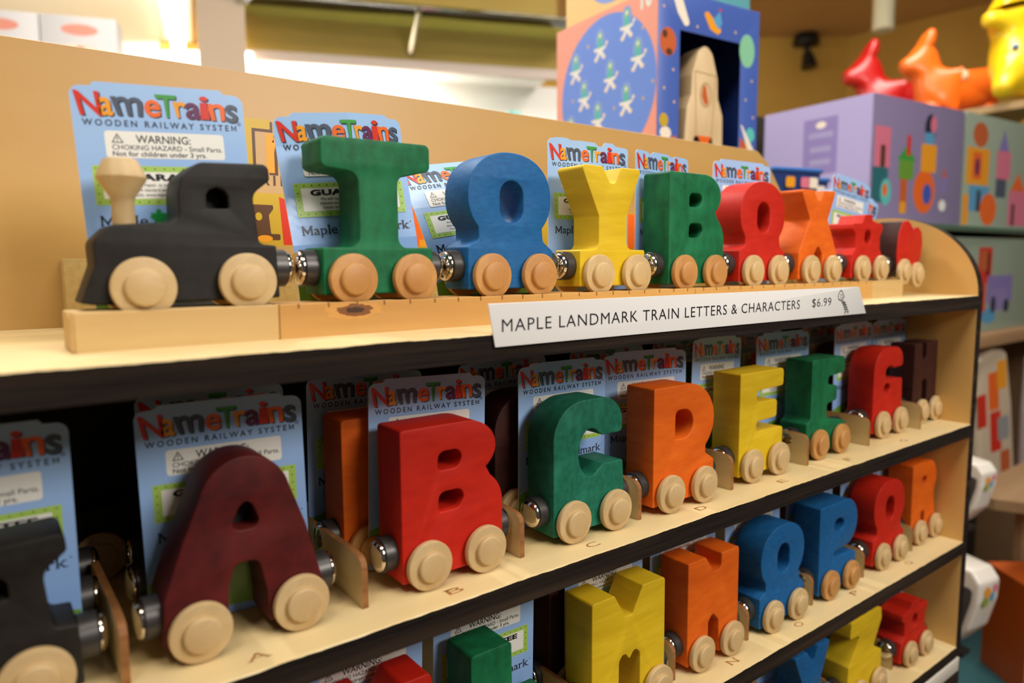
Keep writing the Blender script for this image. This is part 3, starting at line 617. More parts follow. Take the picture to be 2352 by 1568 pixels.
for nm, x, y, yaw, roll in (('maroon A', 93.5, 95.5, 0, .1), ('red B', 174.6, 92.5, -1, -1), ('green C', 275, 92, -.2, 1), ('orange D', 372, 95.8, -4, 0), ('yellow E', 462, 100, 0, 0), ('green F', 566, 97.6, 0, 0), ('red G', 676, 99.5, 0, 0)):
    card('shaded blue card in the rear row behind the %s' % nm, x, y, -H1+.2, yaw, roll, group='shaded cards in the rear row')
# ------------------------------------------------------------------ third shelf
G3 = 'printed cards on the third shelf'
ROW3 = [('K', 'red', 126, 10, 'red wooden letter K car low in front at the left of the green L', 'pale'), ('L', 'green', 207, 9.6, 'green wooden letter L car on the third shelf', 'pale'), ('M', 'yellow', 302.3, 10, 'yellow wooden letter M car on the third shelf', 'pale'), ('N', 'orange', 387.8, 15.2, 'orange wooden letter N car on the third shelf', 'pale'),
        ('O', 'blue', 473.5, 14.8, 'blue wooden letter O car on the third shelf', 'pale'), ('P', 'blue', 559.1, 15.9, 'blue wooden letter P car on the third shelf', 'warm'), ('O', 'red', 652.9, 16.9, 'red wooden letter Q car on the third shelf', 'pale'), ('R', 'orange', 741.7, 22.2, 'orange wooden letter R car by the end panel, third shelf', 'pale')]
for ch, c, x, y, lb, wh in ROW3: car(ch, c, (x, y, -H2+.05), lb, wh)
car('M', 'brown', (300, 46.5, -H2+.05), 'dark wooden car behind the yellow M card, only a wheel showing')
for nm, x, y, yaw, roll, dz in (('red K', 145, 46.5, 2, -2, 0), ('green L', 223, 46, 0, -1.2, 0), ('yellow M', 322, 46.2, -.4, .3, 0), ('orange N', 408, 51.4, -2.1, -.2, 0), ('blue O', 496, 51, -2.2, .8, 0), ('blue P', 584, 52, -2, 1.5, 0), ('red Q', 676, 53, -2, 1, 0), ('orange R', 746, 58.5, 0, 0, 0)):
    card('blue card behind the %s on the third shelf' % nm, x, y, -H2+.2+dz, yaw, roll, group=G3)
# ------------------------------------------------------------------ fourth shelf
for ch, c, x, y, lb, nm in (('X', 'red', 411, 10, 'red wooden car top at the bottom edge, left of the blue Y', 'letter_car'), ('Y', 'blue', 515, 9.4, 'blue wooden letter Y car on the fourth shelf', 'letter_car'), ('Z', 'yellow', 605.6, 9.2, 'yellow wooden letter Z car on the fourth shelf', 'letter_car'), ('caboose', 'red', 709, 11.6, 'red wooden caboose car on the fourth shelf', 'caboose_car')):
    car(ch, c, (x, y, -H3+.05), lb, name=nm)
for nm, x, y in (('red car', 426, 46), ('blue Y', 536, 46), ('yellow Z', 626, 46), ('red caboose', 730, 48.5)):
    card('blue card behind the %s on the fourth shelf' % nm, x, y, -H3+.2, -1, .4, group='printed cards on the fourth shelf')
# ------------------------------------------------------------------ base of the rack
racked('base', fin(box_bm(XL, 797, .8, 197, ZF+.2, -H3-TH-.2, 1), 'base'), [EDGE])
racked('interior_shade_panel', fin(box_bm(XL, XP-.2, YB-1.2, YB-.25, -H3-.2, -TH-.2), 'interior_shade_panel'), [mat('interior_shade_dark', '#15100c', .8)])  # added dark sheet, shade of the shelf interior put into its colour
racked('unseen_left_end_panel', fin(box_bm(XL-12, XL, .6, YB-.2, -H3-TH, 74, 1), 'unseen_left_end_panel'), [BIRCH])  # unseen left end, added to block light from the left
tag(link('shelf_label', fin(box_bm(420, 788, -1.4, .6, -388.5, -374.5, .3), 'shelf_label'), None, [mat('label_white', '#efe6d6', .4, coat=.4)]), 'white label strip under the fourth shelf at the lower right', 'label')
# ------------------------------------------------------------------ toys standing behind the rack
CTRW = wood('counter_wood', '#9a7440', '#a88250', (4, 30, 30), .5, .05)
tag(link('display_counter', fin(box_bm(520, 760, 300, 480, ZF+.1, 163.4, 2), 'display_counter'), None, [CTRW]), 'wooden counter behind the rack carrying the rocket toy box', 'counter')
def carton(name, loc, rz, w, d, h, front, side, label, cat='toy box', window=None, group=None, inner=None):
    t = empty(name, loc, rz, label, cat, group)
    fr = [fillet([(0, 0, .8), (w, 0, .8), (w, h, .8), (0, h, .8)], 3)]
    if window: fr.append(fillet([(window[0], window[2], 1), (window[1], window[2], 1), (window[1], window[3], 1), (window[0], window[3], 1)], 2))
    link('front_panel', solid('front_panel', fr, 0, 1.4, .3, 1), t, [front])
    bm = box_bm(0, 1.4, 1.42, d, 0, h); link('side_panel', fin(bm, 'side_panel'), t, [side])
    bm = box_bm(w-1.4, w, 1.42, d, 0, h); box_bm(1.42, w-1.42, d-1.4, d, 0, h, bm=bm); box_bm(1.42, w-1.42, 1.42, d-1.42, 0, 1.4, bm=bm); box_bm(1.42, w-1.42, 1.42, d-1.42, h-1.4, h, bm=bm)
    link('carton', fin(bm, 'carton'), t, [inner or front])
    return t
def on_front(t, P, name): link(name, P.mesh(name), t, loc=(0, -.05, 0))
def on_side(t, P, name, d): link(name, P.mesh(name), t, loc=(-.05, d, 0), rot=(0, 0, -PI/2))
ULTRA = mat('ultramarine_card', '#4a66b8', .4, coat=.3); SALM = mat('salmon_card', '#f5a691', .45, coat=.2); NAVY = mat('navy_lining', '#1c3a86', .6)
RB = carton('rocket_box', (642, 289, 164.3), R(-5), 172, 196, 181, ULTRA, SALM, 'blue and salmon toy box with a window and a wooden rocket inside', window=(34, 139, 10, 138), inner=NAVY)
P = Print(); I = INK
disc = ell(103, 84, 91, 91, n=60); P.poly(disc, I['mid'], 1)
def alien(x, z, s):
    P.poly(ell(x, z+17*s, 9*s, 13*s, n=20), I['sky'], 2); P.poly([(x-6*s, z+6*s), (x+6*s, z+6*s), (x+4.5*s, z+18*s), (x-4.5*s, z+18*s)], I['teal'], 3); P.disc(x, z+21*s, 5*s, 5.5*s, I['mint'], 4); P.disc(x, z+21.5*s, 2.2*s, 2.6*s, I['white'], 5)
    P.poly([(x-13*s, z+6.5*s), (x+10*s, z+6.5*s), (x+14*s, z+10*s), (x+12*s, z+4*s), (x+5*s, z+1*s), (x+10*s, z-6*s), (x+4*s, z-7*s), (x, z-2*s), (x-4*s, z-8*s), (x-10*s, z-7*s), (x-4*s, z+1*s), (x-12*s, z+3*s)], I['white'], 3)
    P.disc(x+13.5*s, z+9.5*s, 2.6*s, 2.6*s, I['cream'], 4, 10); P.disc(x-8*s, z-8*s, 3.6*s, 3*s, I['cream'], 4, 10); P.disc(x+8*s, z-7*s, 3.6*s, 3*s, I['cream'], 4, 10)
for x, z in ((42, 116), (92, 133), (142, 146), (60, 78), (112, 92), (162, 106), (32, 38), (88, 46), (142, 58), (104, 4), (60, 8)): alien(x, z, .95)
for x, z in ((68, 146), (120, 60), (170, 142), (172, 62), (36, 84), (24, 60), (128, 20), (188, 78), (150, 14)): P.disc(x, z, 2.2, 2.2, I['sand'], 2, 10)
P.text('10', 166, 186, 164, 26, I['white'], 2, .04)
on_side(RB, P, 'space_print', 196)
def rp(name, fn):
    P = Print(); fn(P); on_front(RB, P, name)
rp('planet_print', lambda P: P.disc(15, 122, 13, 16, I['rust'], 1).disc(10, 130, 4, 4.5, I['brown'], 2).disc(17, 111, 5, 4, I['brown'], 2))
rp('planet_print', lambda P: P.disc(150, 131, 14, 20, I['mint'], 1))
rp('saucer_print', lambda P: P.poly(fillet([(72, 164, 3), (80, 166, 3), (104, 148, 5), (98, 142, 5), (84, 146, 8)], 5), I['amber'], 1).poly([(88, 158), (100, 170), (104, 156), (98, 148)], I['cyan'], 2).disc(100, 171, 2, 2, I['red'], 3, 8))
rp('comet_print', lambda P: P.poly(fillet([(20, 178, 6), (36, 176, 6), (50, 146, 5), (42, 143, 4), (30, 156, 4)], 4), I['cream'], 1))
for x, z in ((62, 146), (24, 92), (10, 70), (26, 56), (160, 96), (164, 52), (150, 72), (128, 150), (8, 160)): rp('star_print', lambda P: P.disc(x, z, 1.8, 1.8, I['sand'], 1, 8))
rp('astronaut_print', lambda P: P.disc(10, 34, 7, 8, I['yellow'], 2).disc(13, 20, 9, 7, I['cream'], 1).poly([(14, 0), (30, 0), (30, 18), (22, 16)], I['rust'], 2).rect(6, 14, 4, 18, I['cream'], 3))
rp('dish_print', lambda P: P.poly([(141, 0), (168, 0), (166, 8), (141, 26)], I['rust'], 1).poly(fillet([(141, 42, 3), (145, 40, 3), (170, 8, 3), (168, 2, 3), (154, 14, 6)], 4), I['cream'], 2).disc(160, 30, 8, 9, I['teal'], 1))

rk = empty('wooden_rocket', (642, 289, 174.6), R(-5), 'pale wooden rocket with printed porthole standing inside the blue box window', 'toy rocket')
RO = fillet([(52, 0, 2), (56, 44, 3), (63, 60, 3), (64, 84, 12), (74, 112, 14), (86, 122, 10), (98, 112, 14), (108, 84, 12), (109, 60, 3), (118, 40, 3), (119, 0, 2), (104, 0, 1), (100, 12, 2), (70, 12, 2), (66, 0, 1)], 6)
link('body', solid('body', [RO], 8, 40, 1.6), rk, [wood('rocket_maple', '#d8b988', '#e4c79a', (60, 60, 20), .5, .05)])
P = Print(); lt = mat('ink_tan_line', '#b59468', .5)
for a, b in (((68, 88), (72, 14)), ((104, 88), (98, 14)), ((68, 88), (104, 86))):
    A, B = Vector(a), Vector(b); n = (B-A).normalized(); n = Vector((-n.y, n.x))*.7; P.poly([A+n, A-n, B-n, B+n], lt, 1)
P.poly(ell(87, 62, 10.5, 15, n=28), lt, 1).poly(ell(87, 62, 9, 13, n=28), I['sand'], 2).poly(fillet([(82, 72, 2), (86, 74, 2), (92, 52, 3), (86, 50, 3), (80, 60, 3)], 4), I['rust'], 3).poly([(74, 13), (98, 13), (92, 4), (86, -1), (80, 4)], I['orange'], 1)
link('rocket_print', P.mesh('rocket_print'), rk, loc=(0, 7.9, 0))
T2 = carton('toy_box', (650, 297, 345.6), R(-5), 156, 176, 150, mat('teal_card', '#63a9ac', .45), mat('butter_card', '#f0cc8a', .45), 'yellow and teal toy box stacked on top of the rocket box')
P = Print(); P.disc(96, 40, 44, 30, I['sky'], 1); on_side(T2, P, 'label_print', 176)
# blue bins beside it
BINB = mat('blue_bin_plastic', '#2a3f7a', .35); RIMB = mat('blue_bin_rim', '#3f74c4', .3)
tag(link('side_counter', fin(box_bm(850, 1060, 250, 400, ZF+.1, 88, 2), 'side_counter'), None, [CTRW]), 'low wooden counter carrying the blue bins', 'counter')
def bin_(loc, rz, label, tilt):
    t = empty('storage_bin', loc, rz, label, 'bin', 'blue bins behind the rack'); t.rotation_euler = (0, tilt, rz)
    bm = bmesh.new(); rings = []
    for w, d, z in ((38, 32, .3), (50, 44, 66), (48.6, 42.6, 66), (36.6, 30.6, 2)):
        rings.append([bm.verts.new((p[0], p[1], z)) for p in fillet([(-w, -d, 12), (w, -d, 12), (w, d, 12), (-w, d, 12)], 5)])
    for a, b in zip(rings, rings[1:]):
        n = len(a)
        for k in range(n): bm.faces.new((a[k], a[(k+1) % n], b[(k+1) % n], b[k]))
    bm.faces.new(rings[0]); bm.faces.new(rings[-1]); link('tub', fin(bm, 'tub'), t, [BINB])
    path = [(p[0], p[1], 67) for p in fillet([(-50, -44, 12), (50, -44, 12), (50, 44, 12), (-50, 44, 12)], 5)]
    link('rim', fin(tube_bm(path, 3, 8, closed=True), 'rim'), t, [RIMB])
    for k, (x, y, c) in enumerate(((-18, 0, 'amber'), (8, 8, 'pink'), (22, -14, 'cream'))):
        link('printed_sticker', Print().rect(x, x+16, 40, 54, I[c], 1, 3).mesh('printed_sticker'), t, loc=(0, -43.2, 4), rot=(R(10.3)*0, 0, 0))
    return t
bin_((893, 300, 88.3), R(-14), 'blue plastic bin nearest the rocket box, behind the red O card', 0)
bin_((1006, 352, 88.3), R(-20), 'second blue plastic bin in front of the lavender box', 0)
# ------------------------------------------------------------------ neighbouring shop shelves on the right
BAYW = wood('bay_shelf_wood', '#a5805a', '#b28c64', (5, 40, 40), .6, .05); GLASS = mat('green_edge_glass', '#4e6a54', .15, coat=.5); DARKB = mat('dark_bay_back', '#2a221c', .8)
bay = empty('shop_shelving', (1160, 300, ZF), 0, 'shop shelving bay on the right with glass and wooden shelves', 'shelving')
def bayp(name, bm, m): o = link(name, fin(bm, name), bay, [m]); o.location = Vector((-1160, -300, -ZF))*S; return o
bayp('glass_shelf', box_bm(1150, 2600, 262, 600, 89, 97.6, .6), GLASS); bayp('wooden_shelf', box_bm(1160, 2600, 250, 600, -132, -106, 1.5), BAYW)
bayp('back_board', box_bm(1160, 2600, 601, 612, ZF+.2, 330), DARKB)
for x in (1150, 2600): bayp('upright', box_bm(x-12, x-.5, 300, 612, ZF+.2, 88, 1), BAYW)
bayp('hanging_rod', tube_bm([(1420, 604, -330), (1420, 330, -330)], 4), RUBBER); bayp('hanging_rod', tube_bm([(1640, 604, -330), (1640, 330, -330)], 4), RUBBER)
LAV = mat('lavender_card', '#b3a8d4', .45, coat=.2); SAGE = mat('sage_card', '#9aa894', .45, coat=.2)
def blocks(P, items):
    for sh, c, a, b, e, f in items:
        if sh == 'r': P.rect(a, b, e, f, I[c], 1+.2*(len(P.f) % 9), 2)
        elif sh == 'd': P.disc((a+b)/2, (e+f)/2, (b-a)/2, (f-e)/2, I[c], 1+.2*(len(P.f) % 9))
        elif sh == 't': P.poly([(a, e), (b, e), ((a+b)/2, f)], I[c], 1+.2*(len(P.f) % 9))
LB = carton('lavender_box', (1187.6, 311, 98), R(-5), 291, 212, 208.5, mat('lavender_front', '#8d7fa4', .45, coat=.2), LAV, 'large lavender toy box with stacked block pictures, on the glass shelf')
P = Print(); blocks(P, [('r', 'lilac', 84, 150, 88, 184), ('r', 'lavender', 94, 142, 150, 160), ('r', 'lavender', 98, 138, 126, 136), ('r', 'lavender', 98, 138, 104, 114), ('d', 'cream', 108, 128, 166, 178), ('r', 'violet', 50, 66, 62, 86), ('d', 'pink', 48, 68, 82, 96), ('r', 'pink', 46, 72, 56, 62), ('r', 'mint', 100, 112, 54, 80)])
on_side(LB, P, 'lilac_print', 212)
P = Print(); blocks(P, [('r', 'pink', 8, 54, 92, 158), ('r', 'brown', 26, 40, 92, 128), ('r', 'deepteal', 4, 50, 34, 92), ('d', 'teal', 30, 62, 30, 74), ('d', 'orange', 36, 50, 44, 66), ('r', 'hill', 82, 128, 76, 112), ('t', 'green', 76, 134, 108, 134), ('r', 'red', 104, 116, 116, 150), ('r', 'amber', 150, 200, 92, 140), ('d', 'navy', 166, 186, 96, 126), ('d', 'navy', 158, 194, 140, 192), ('d', 'pink', 176, 196, 160, 190), ('r', 'cyan', 160, 190, 140, 160), ('r', 'rust', 88, 110, 20, 76), ('r', 'amber', 90, 108, 18, 38), ('d', 'orange', 130, 200, 20, 96), ('d', 'ultra', 160, 190, 36, 72), ('d', 'white', 216, 240, 26, 46), ('r', 'violet', 222, 238, 60, 86), ('t', 'rust', 222, 238, 86, 104)])
on_front(LB, P, 'block_print')
SB = carton('sage_box', (1483, 285, 98), R(-4), 430, 200, 210, SAGE, SAGE, 'sage green toy box with block pictures, right of the lavender box')
P = Print(); blocks(P, [('d', 'rust', 30, 90, 150, 196), ('r', 'amber', 10, 100, 80, 148), ('r', 'orange', 34, 70, 90, 140), ('d', 'plum', 44, 62, 96, 130), ('r', 'cyan', 26, 104, 30, 78), ('r', 'amber', 4, 26, 4, 60), ('d', 'orange', 72, 140, 4, 66), ('r', 'pink', 130, 190, 96, 150), ('t', 'violet', 136, 180, 150, 192), ('r', 'slate', 132, 176, 60, 96), ('r', 'pink', 190, 270, 6, 76), ('t', 'orange', 196, 262, 76, 112), ('r', 'brown', 206, 220, 6, 50), ('r', 'brown', 56, 72, 30, 70)])
on_front(SB, P, 'block_print')
SB2 = carton('sage_box', (1300, 292, -105.8), R(-3), 560, 200, 184, SAGE, SAGE, 'sage green toy box with red tower picture, on the wooden shelf below the glass one')
P = Print(); blocks(P, [('r', 'red', 262, 320, 96, 166), ('r', 'rust', 270, 300, 120, 160), ('r', 'red', 258, 300, 36, 96), ('r', 'violet', 306, 420, 56, 110), ('r', 'lilac', 320, 400, 40, 84), ('d', 'cyan', 290, 350, 14, 46), ('d', 'navy', 326, 348, 34, 70), ('d', 'navy', 384, 410, 34, 62), ('r', 'ultra', 256, 290, 24, 40), ('r', 'brown', 296, 312, 110, 156)])
on_front(SB2, P, 'tower_print')
def bag(loc, rz, tilt, label, m, items):
    t = empty('toy_bag', loc, rz, label, 'bag', 'bags hanging on rods'); t.rotation_euler = (0, R(tilt), rz)
    link('pouch', solid('pouch', [fillet([(-62, 0, 14), (62, 0, 14), (58, 200, 20), (46, 318, 16), (12, 326, 6), (0, 330, 6), (-12, 326, 6), (-46, 318, 16), (-58, 200, 20)], 6)], 0, 44, 14, 4), t, [m])
    P = Print(); blocks(P, items); link('bag_print', P.mesh('bag_print'), t, loc=(0, -.1, 0)); return t
CLB = mat('cream_bag_film', '#d8c4a8', .2, coat=.6); PKB = mat('pinkish_bag_film', '#dcc8c4', .2, coat=.6)
bag((1700, 262, -470), R(-14), -8, 'cream bag with red and orange print hanging beside the rack', CLB, [('r', 'orange', -22, 10, 200, 280), ('r', 'amber', 6, 36, 240, 300), ('r', 'red', -20, 14, 110, 196), ('r', 'grey', 4, 40, 130, 180), ('r', 'red', -56, -30, 170, 240), ('r', 'rust', 10, 40, 60, 106)])
bag((1838, 206, -480), R(-14), -4, 'pinkish bag with tall red stripe at the right edge', PKB, [('r', 'red', -58, -24, 190, 300), ('d', 'red', -20, 50, 110, 190), ('r', 'pink', 10, 50, 200, 260), ('d', 'sand', -30, 30, 30, 90)])
LSH = empty('lower_shelf_unit', (1200, 150, ZF), 0, 'low wooden shop shelf beside the rack holding white cases', 'shelving')
def lsh(name, m, pts, z0, z1):
    o = slab(name, pts, z0, z1, m, None, LSH); o.location = Vector((-1200, -150, -ZF))*S; return o
q1 = [(1245, 122), (1290, 20), (1600, 60), (1600, 170), (1245, 170)]
lsh('shelf_board', wood('low_shelf_wood', '#8a6a46', '#967652', (5, 40, 40), .65, .05), q1, -352, -335); lsh('deck_board', mat('teal_deck_edge', '#3a6a70', .5), [(1178, 118), (1360, -60), (1700, 0), (1700, 240), (1178, 240)], -712, -692); lsh('upright', BAYW, [(1500, 158), (1600, 158), (1600, 170), (1500, 170)], ZF+.2, -352.2)
lsh('plinth', mat('plinth_white', '#b8b0a4', .6), [(1182, 122), (1362, -50), (1700, 10), (1700, 227), (1182, 227)], ZF+.2, -712.2)
WPL = mat('white_case_plastic', '#eee6da', .3, coat=.4)
def case(loc, rz, label, s=1.):
    t = empty('toy_case', loc, rz, label, 'toy case', 'white toy cases beside the rack'); t.scale = (s, s, s)
    link('shell', solid('shell', [fillet([(0, 0, 8), (22, 2, 10), (58, 48, 30), (72, 104, 30), (74, 140, 14), (58, 160, 10), (0, 166, 8)], 6)], 0, 64, 7, 3), t, [WPL])
    gp = fillet([(4, 4, 4), (18, 6, 6), (46, 48, 24), (60, 104, 24), (62, 128, 8), (4, 128, 4)], 6)
    link('mesh_front', solid('mesh_front', [gp], -2, 1, .8), t, [mat('grey_mesh', '#4a4440', .8)])
    P = Print(); blocks(P, [('d', 'amber', 14, 34, 112, 132), ('d', 'cyan', 32, 46, 104, 120), ('d', 'olive', 10, 28, 96, 114), ('d', 'pink', 40, 54, 118, 134)]); link('flower_print', P.mesh('flower_print'), t, loc=(74.1, 0, 0), rot=(0, 0, PI/2))
    link('handle', fin(tube_bm([(10, 14, 160), (10, 14, 184), (12, 20, 192), (12, 46, 192), (10, 52, 184), (10, 52, 160)], 5), 'handle'), t, [WPL]); return t
case((1191.3, 165.5, -370.6), R(-100), 'upper white toy case with colourful print beside the end panel', .62)
case((1112.6, 145.7, -533.3), R(-100), 'larger lower white toy case with grey mesh front', .8)
for x, y, z, nm in ((1196, 140, -370.9, 'a'), (1120, 112, -533.6, 'b')):
    lsh('case_ledge', RUBBER, [(x-12, y-6), (x+14, y-6), (x+14, y+24), (x-12, y+24)], z-6, z); lsh('ledge_post', RUBBER, [(x-12, y+4), (x, y+4), (x, y+16), (x-12, y+16)], ZF+.2, z-6.2)
OB = carton('orange_box', (1352, 98, -691.8), R(-38), 150, 110, 188, mat('orange_card', '#ea6a1e', .45), mat('orange_card', '#d2561a'), 'orange toy box on the low deck at the bottom right corner')
P = Print(); blocks(P, [('r', 'grey', 50, 120, 120, 140), ('d', 'plum', 30, 60, 142, 164), ('r', 'hill', 20, 130, 168, 184), ('r', 'rust', 40, 110, 60, 96), ('r', 'mint', 40, 80, 10, 44)]); on_front(OB, P, 'label_print')
# ------------------------------------------------------------------ inflatable animals on the high shelf
def skin(name, chain_list, sub=2):
    """chains of (x, y, z, radius) grown into one smooth body"""
    bm = bmesh.new(); ds = []
    seen = {}
    for ch in chain_list:
        prev = None
        for (x, y, z, r) in ch:
            key = (x, y, z)
            if key not in seen: seen[key] = bm.verts.new((x, y, z)); ds.append(r)
            v = seen[key]
            if prev is not None and bm.edges.get((prev, v)) is None: bm.edges.new((prev, v))
            prev = v
    me = bpy.data.meshes.new(name); bm.to_mesh(me); bm.free()
    o = bpy.data.objects.new(name, me); COL.objects.link(o)
    o.modifiers.new('s', 'SKIN'); 
    for d, r in zip(me.skin_vertices[0].data, ds): d.radius = (r, r)
    me.skin_vertices[0].data[0].use_root = True
    sm = o.modifiers.new('u', 'SUBSURF'); sm.levels = sub; sm.render_levels = sub
    m2 = bpy.data.meshes.new_from_object(o.evaluated_get(bpy.context.evaluated_depsgraph_get())); bpy.data.objects.remove(o)
    b2 = bmesh.new(); b2.from_mesh(m2); bpy.data.meshes.remove(m2)
    return fin(b2, name, 80)
HS = slab('high_shelf', [(2180, 380), (2262, 420), (2800, 700), (2600, 1150), (2200, 900)], 425, 443, wood('high_shelf_wood', '#9a7a50', '#a8885c', (5, 30, 30), .6, .05), kind=None)
tag(HS, 'high wooden shelf carrying the inflatable animals', 'shelf')
slab_l = link('shelf_leg', fin(box_bm(2560, 2600, 780, 820, ZF+.2, 424.8), 'shelf_leg'), HS, [BAYW])
def horse_mesh():
    hd = (-78, 0, 182, 38)
    return skin('body', [[(50, 0, 84, 66), (0, 0, 80, 62), (-40, 0, 88, 54), (-64, 0, 134, 38), hd, (-108, 0, 166, 26), (-130, 0, 156, 24), (-142, 0, 153, 16)], [hd, (-74, -12, 214, 22), (-68, -16, 240, 18), (-62, -18, 260, 9)], [hd, (-68, 14, 214, 22), (-60, 18, 240, 18), (-54, 20, 258, 9)],
        [(50, 0, 84, 66), (88, 0, 90, 58), (112, 0, 118, 24), (126, 0, 144, 18), (134, 0, 164, 10)], [(-40, 0, 88, 56), (-58, -28, 44, 28), (-64, -32, 18, 22)], [(-40, 0, 88, 56), (-52, 32, 44, 28), (-58, 36, 18, 22)], [(88, 0, 90, 58), (96, -30, 44, 28), (102, -34, 18, 22)], [(88, 0, 90, 58), (104, 28, 44, 28), (112, 34, 18, 22)]], 3)
HM = horse_mesh()
def horse(loc, rz, col, label, s, spots):
    t = empty('inflatable_horse', loc, rz, label, 'inflatable toy', 'inflatable ride-on animals'); t.scale = (s, s, s)
    me = HM.copy(); link('body', me, t, [mat(col[0], col[1], .34, coat=.25)])
    for x, y, z, r in spots:
        bm = bmesh.new(); bmesh.ops.create_uvsphere(bm, u_segments=14, v_segments=8, radius=r)
        bmesh.ops.scale(bm, vec=(1, .3, 1), verts=bm.verts[:]); link('painted_spot', fin(bm, 'painted_spot'), t, [mat(col[2], col[3], .3)], loc=(x, y, z))
    return t
horse((2355, 672, 446), -.62, ('orange_vinyl', '#ee6a16', 'cream_spot', '#f6d9b0'), 'orange inflatable horse on the high shelf', 1.02, [(10, -58, 120, 14), (-40, -54, 70, 9)])
horse((2440, 872, 446), -.62, ('red_vinyl', '#b81410', 'dark_spot', '#8a0e0c'), 'red inflatable horse behind the lavender box', 1.16, [])
t = empty('inflatable_giraffe', (2246, 478, 443.4), -.62, 'yellow inflatable animal with blue spots at the top right corner', 'inflatable toy', 'inflatable ride-on animals')
t.scale = (1.12, 1.12, 1.12)
link('body', skin('body', [[(14, 0, 84, 70), (14, 0, 124, 64), (4, 0, 168, 40), (-4, 0, 206, 42), (-12, 0, 244, 36)], [(-4, 0, 206, 42), (-44, -12, 198, 22), (-70, -16, 194, 20), (-80, -17, 192, 12)], [(-12, 0, 244, 36), (-20, -10, 282, 18), (-22, -12, 310, 12)], [(-12, 0, 244, 36), (4, 12, 282, 18), (6, 14, 310, 12)], [(14, 0, 84, 70), (-40, -44, 36, 28), (-58, -56, 20, 22)], [(14, 0, 84, 70), (44, -36, 36, 30), (54, -44, 22, 24)]], 3), t, [mat('yellow_vinyl', '#eec612', .36, coat=.25)])
for x, y, z in ((-36, -46, 98), (-26, -52, 124), (-8, -66, 84), (4, -66, 112)):
    bm = bmesh.new(); bmesh.ops.create_uvsphere(bm, u_segments=12, v_segments=8, radius=8); link('painted_spot', fin(bm, 'painted_spot'), t, [mat('blue_spot', '#5a7fa0', .3)], loc=(x, y, z))
# ------------------------------------------------------------------ fittings near the ceiling
sp = empty('spot_lamp', (4010, 2120, 1365), 0, 'black spot lamp fixed near the ceiling at the back', 'lamp')
for nm, bm in (('mount', lathe_bm([(0, -62), (70, -62), (76, -40), (60, 0), (0, 0)], 'Z', 28)), ('stem', tube_bm([(0, 0, -50), (6, -8, -110)], 16)), ('lamp_head', tube_bm([(6, -8, -105), (14, -20, -190)], [26, 46], 20))): link(nm, fin(bm, nm), sp, [RUBBER])
pl = empty('pendant_light', (3040, 1204, 973), 0, 'white tube pendant hanging from the ceiling at upper right', 'lamp')
link('shade', lathe('shade', [(0, 0), (34, 0), (40, 6), (40, 388), (0, 388)], 'Z', 32), pl, [mat('pendant_white', '#d8d0ac', .7, emit=.12)]); link('end_ring', lathe('end_ring', [(40.5, 0), (42, 2), (42, 12), (40.5, 14)], 'Z', 32), pl, [mat('pendant_white', '#d8d0ac')])
fx = empty('ceiling_fixture', (973, 3930, 1360), R(76.6), 'long bright fluorescent fixture on the ceiling at the upper left', 'lamp')
link('housing', fin(box_bm(-430, 430, -75, 75, -12, 4, 3), 'housing'), fx, [WHITE]); link('tube', fin(tube_bm([(-420, 0, -40), (420, 0, -40)], 34, 16), 'tube'), fx, [mat('tube_glow', '#fff6e6', .4, emit=9)])
lb = empty('light_box', (604, 2200, 634), R(-37.4), 'glowing white light box below the column at upper left', 'lamp')
link('diffuser', fin(box_bm(-200, 200, -30, 30, 0, 78, 22, 4), 'diffuser'), lb, [mat('lightbox_glow', '#fffaf0', .4, emit=5)]); link('mount', fin(box_bm(-60, 60, 26, 60, 20, 60, 3), 'mount'), lb, [WHITE])
slab('trim_bounce_board', [(742, 2056), (1682, 1672), (1787, 1931), (846, 2315)], 699, 703.8, WHITE)  # white board added under the bulkhead so the bay light stays white
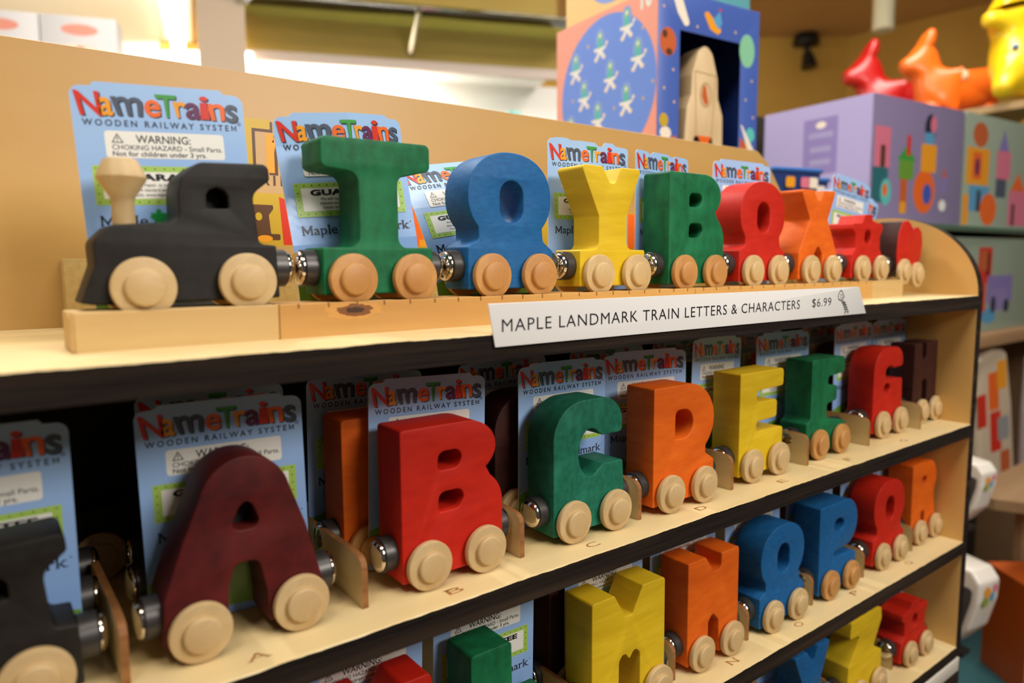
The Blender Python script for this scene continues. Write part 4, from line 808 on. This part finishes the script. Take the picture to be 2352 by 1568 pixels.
slab('trim_light_strip', [(734, 2037), (1674, 1654), (1681, 1671), (741, 2054)], 672, 703.7, mat('pinkish_strip', '#cdbcb0', .6))
slab('trim_ledge', [(600, 2130), (2100, 1517), (2180, 1690), (660, 2310)], 482, 495, WHITE)
for x, y, w, h, c, lb_ in ((1330, 1905, 60, 70, 'pink', 'small pink box on the white ledge under the bulkhead'), (1415, 1872, 80, 66, 'mint', 'small mint box on the white ledge next to the pink one'), (1590, 1800, 40, 80, 'teal', 'small teal box on the white ledge beside the rocket box')):
    o = link('small_box', fin(box_bm(-w/2, w/2, -30, 30, 0, h, 1.5), 'small_box'), None, [INK[c]], loc=(x, y, 495.3), rot=(0, 0, R(-22))); tag(o, lb_, 'box', 'small boxes on the white ledge')
gs = empty('glass_wall_shelf', (1160, 1640, 806), R(-22.2), 'green edged glass shelf on a bracket across the olive bulkhead', 'shelf')
link('glass_board', fin(box_bm(-560, 520, 20, 214, 0, 9, .8), 'glass_board'), gs, [mat('clear_green_glass', '#cfe6c8', .03, trans=1.)]); link('bracket', fin(tube_bm([(-40, 214, -86), (-40, 170, -76), (-30, 40, -3)], 9, 10), 'bracket'), gs, [mat('brushed_steel', '#b0a890', .35, .8)])
cb = tag(link('white_cabinet', fin(box_bm(-200, 250, -20, 200, ZF+.2, 440, 3), 'white_cabinet'), None, [WHITE], loc=(80, 1590, 0), rot=(0, 0, R(-20))), 'white cabinet behind the rack carrying two pale boxes', 'cabinet')
for x, y, lb_ in ((158, 1585, 'right of the two pale toy boxes at the upper left'), (18, 1636, 'left of the two pale toy boxes, cut by the left edge')):
    t = carton('pale_box', (x, y, 440.4), R(-20), 146, 60, 132, mat('pale_card', '#e4e2e0', .45), mat('pale_card', '#e4e2e0'), lb_, group='pale boxes at the upper left')
    P = Print(); blocks(P, [('d', 'salmon', 38, 110, 92, 116), ('d', 'cream', 20, 126, 16, 76), ('d', 'orange', 62, 84, 44, 70), ('r', 'pink', 62, 86, 10, 46)]); on_front(t, P, 'label_print')
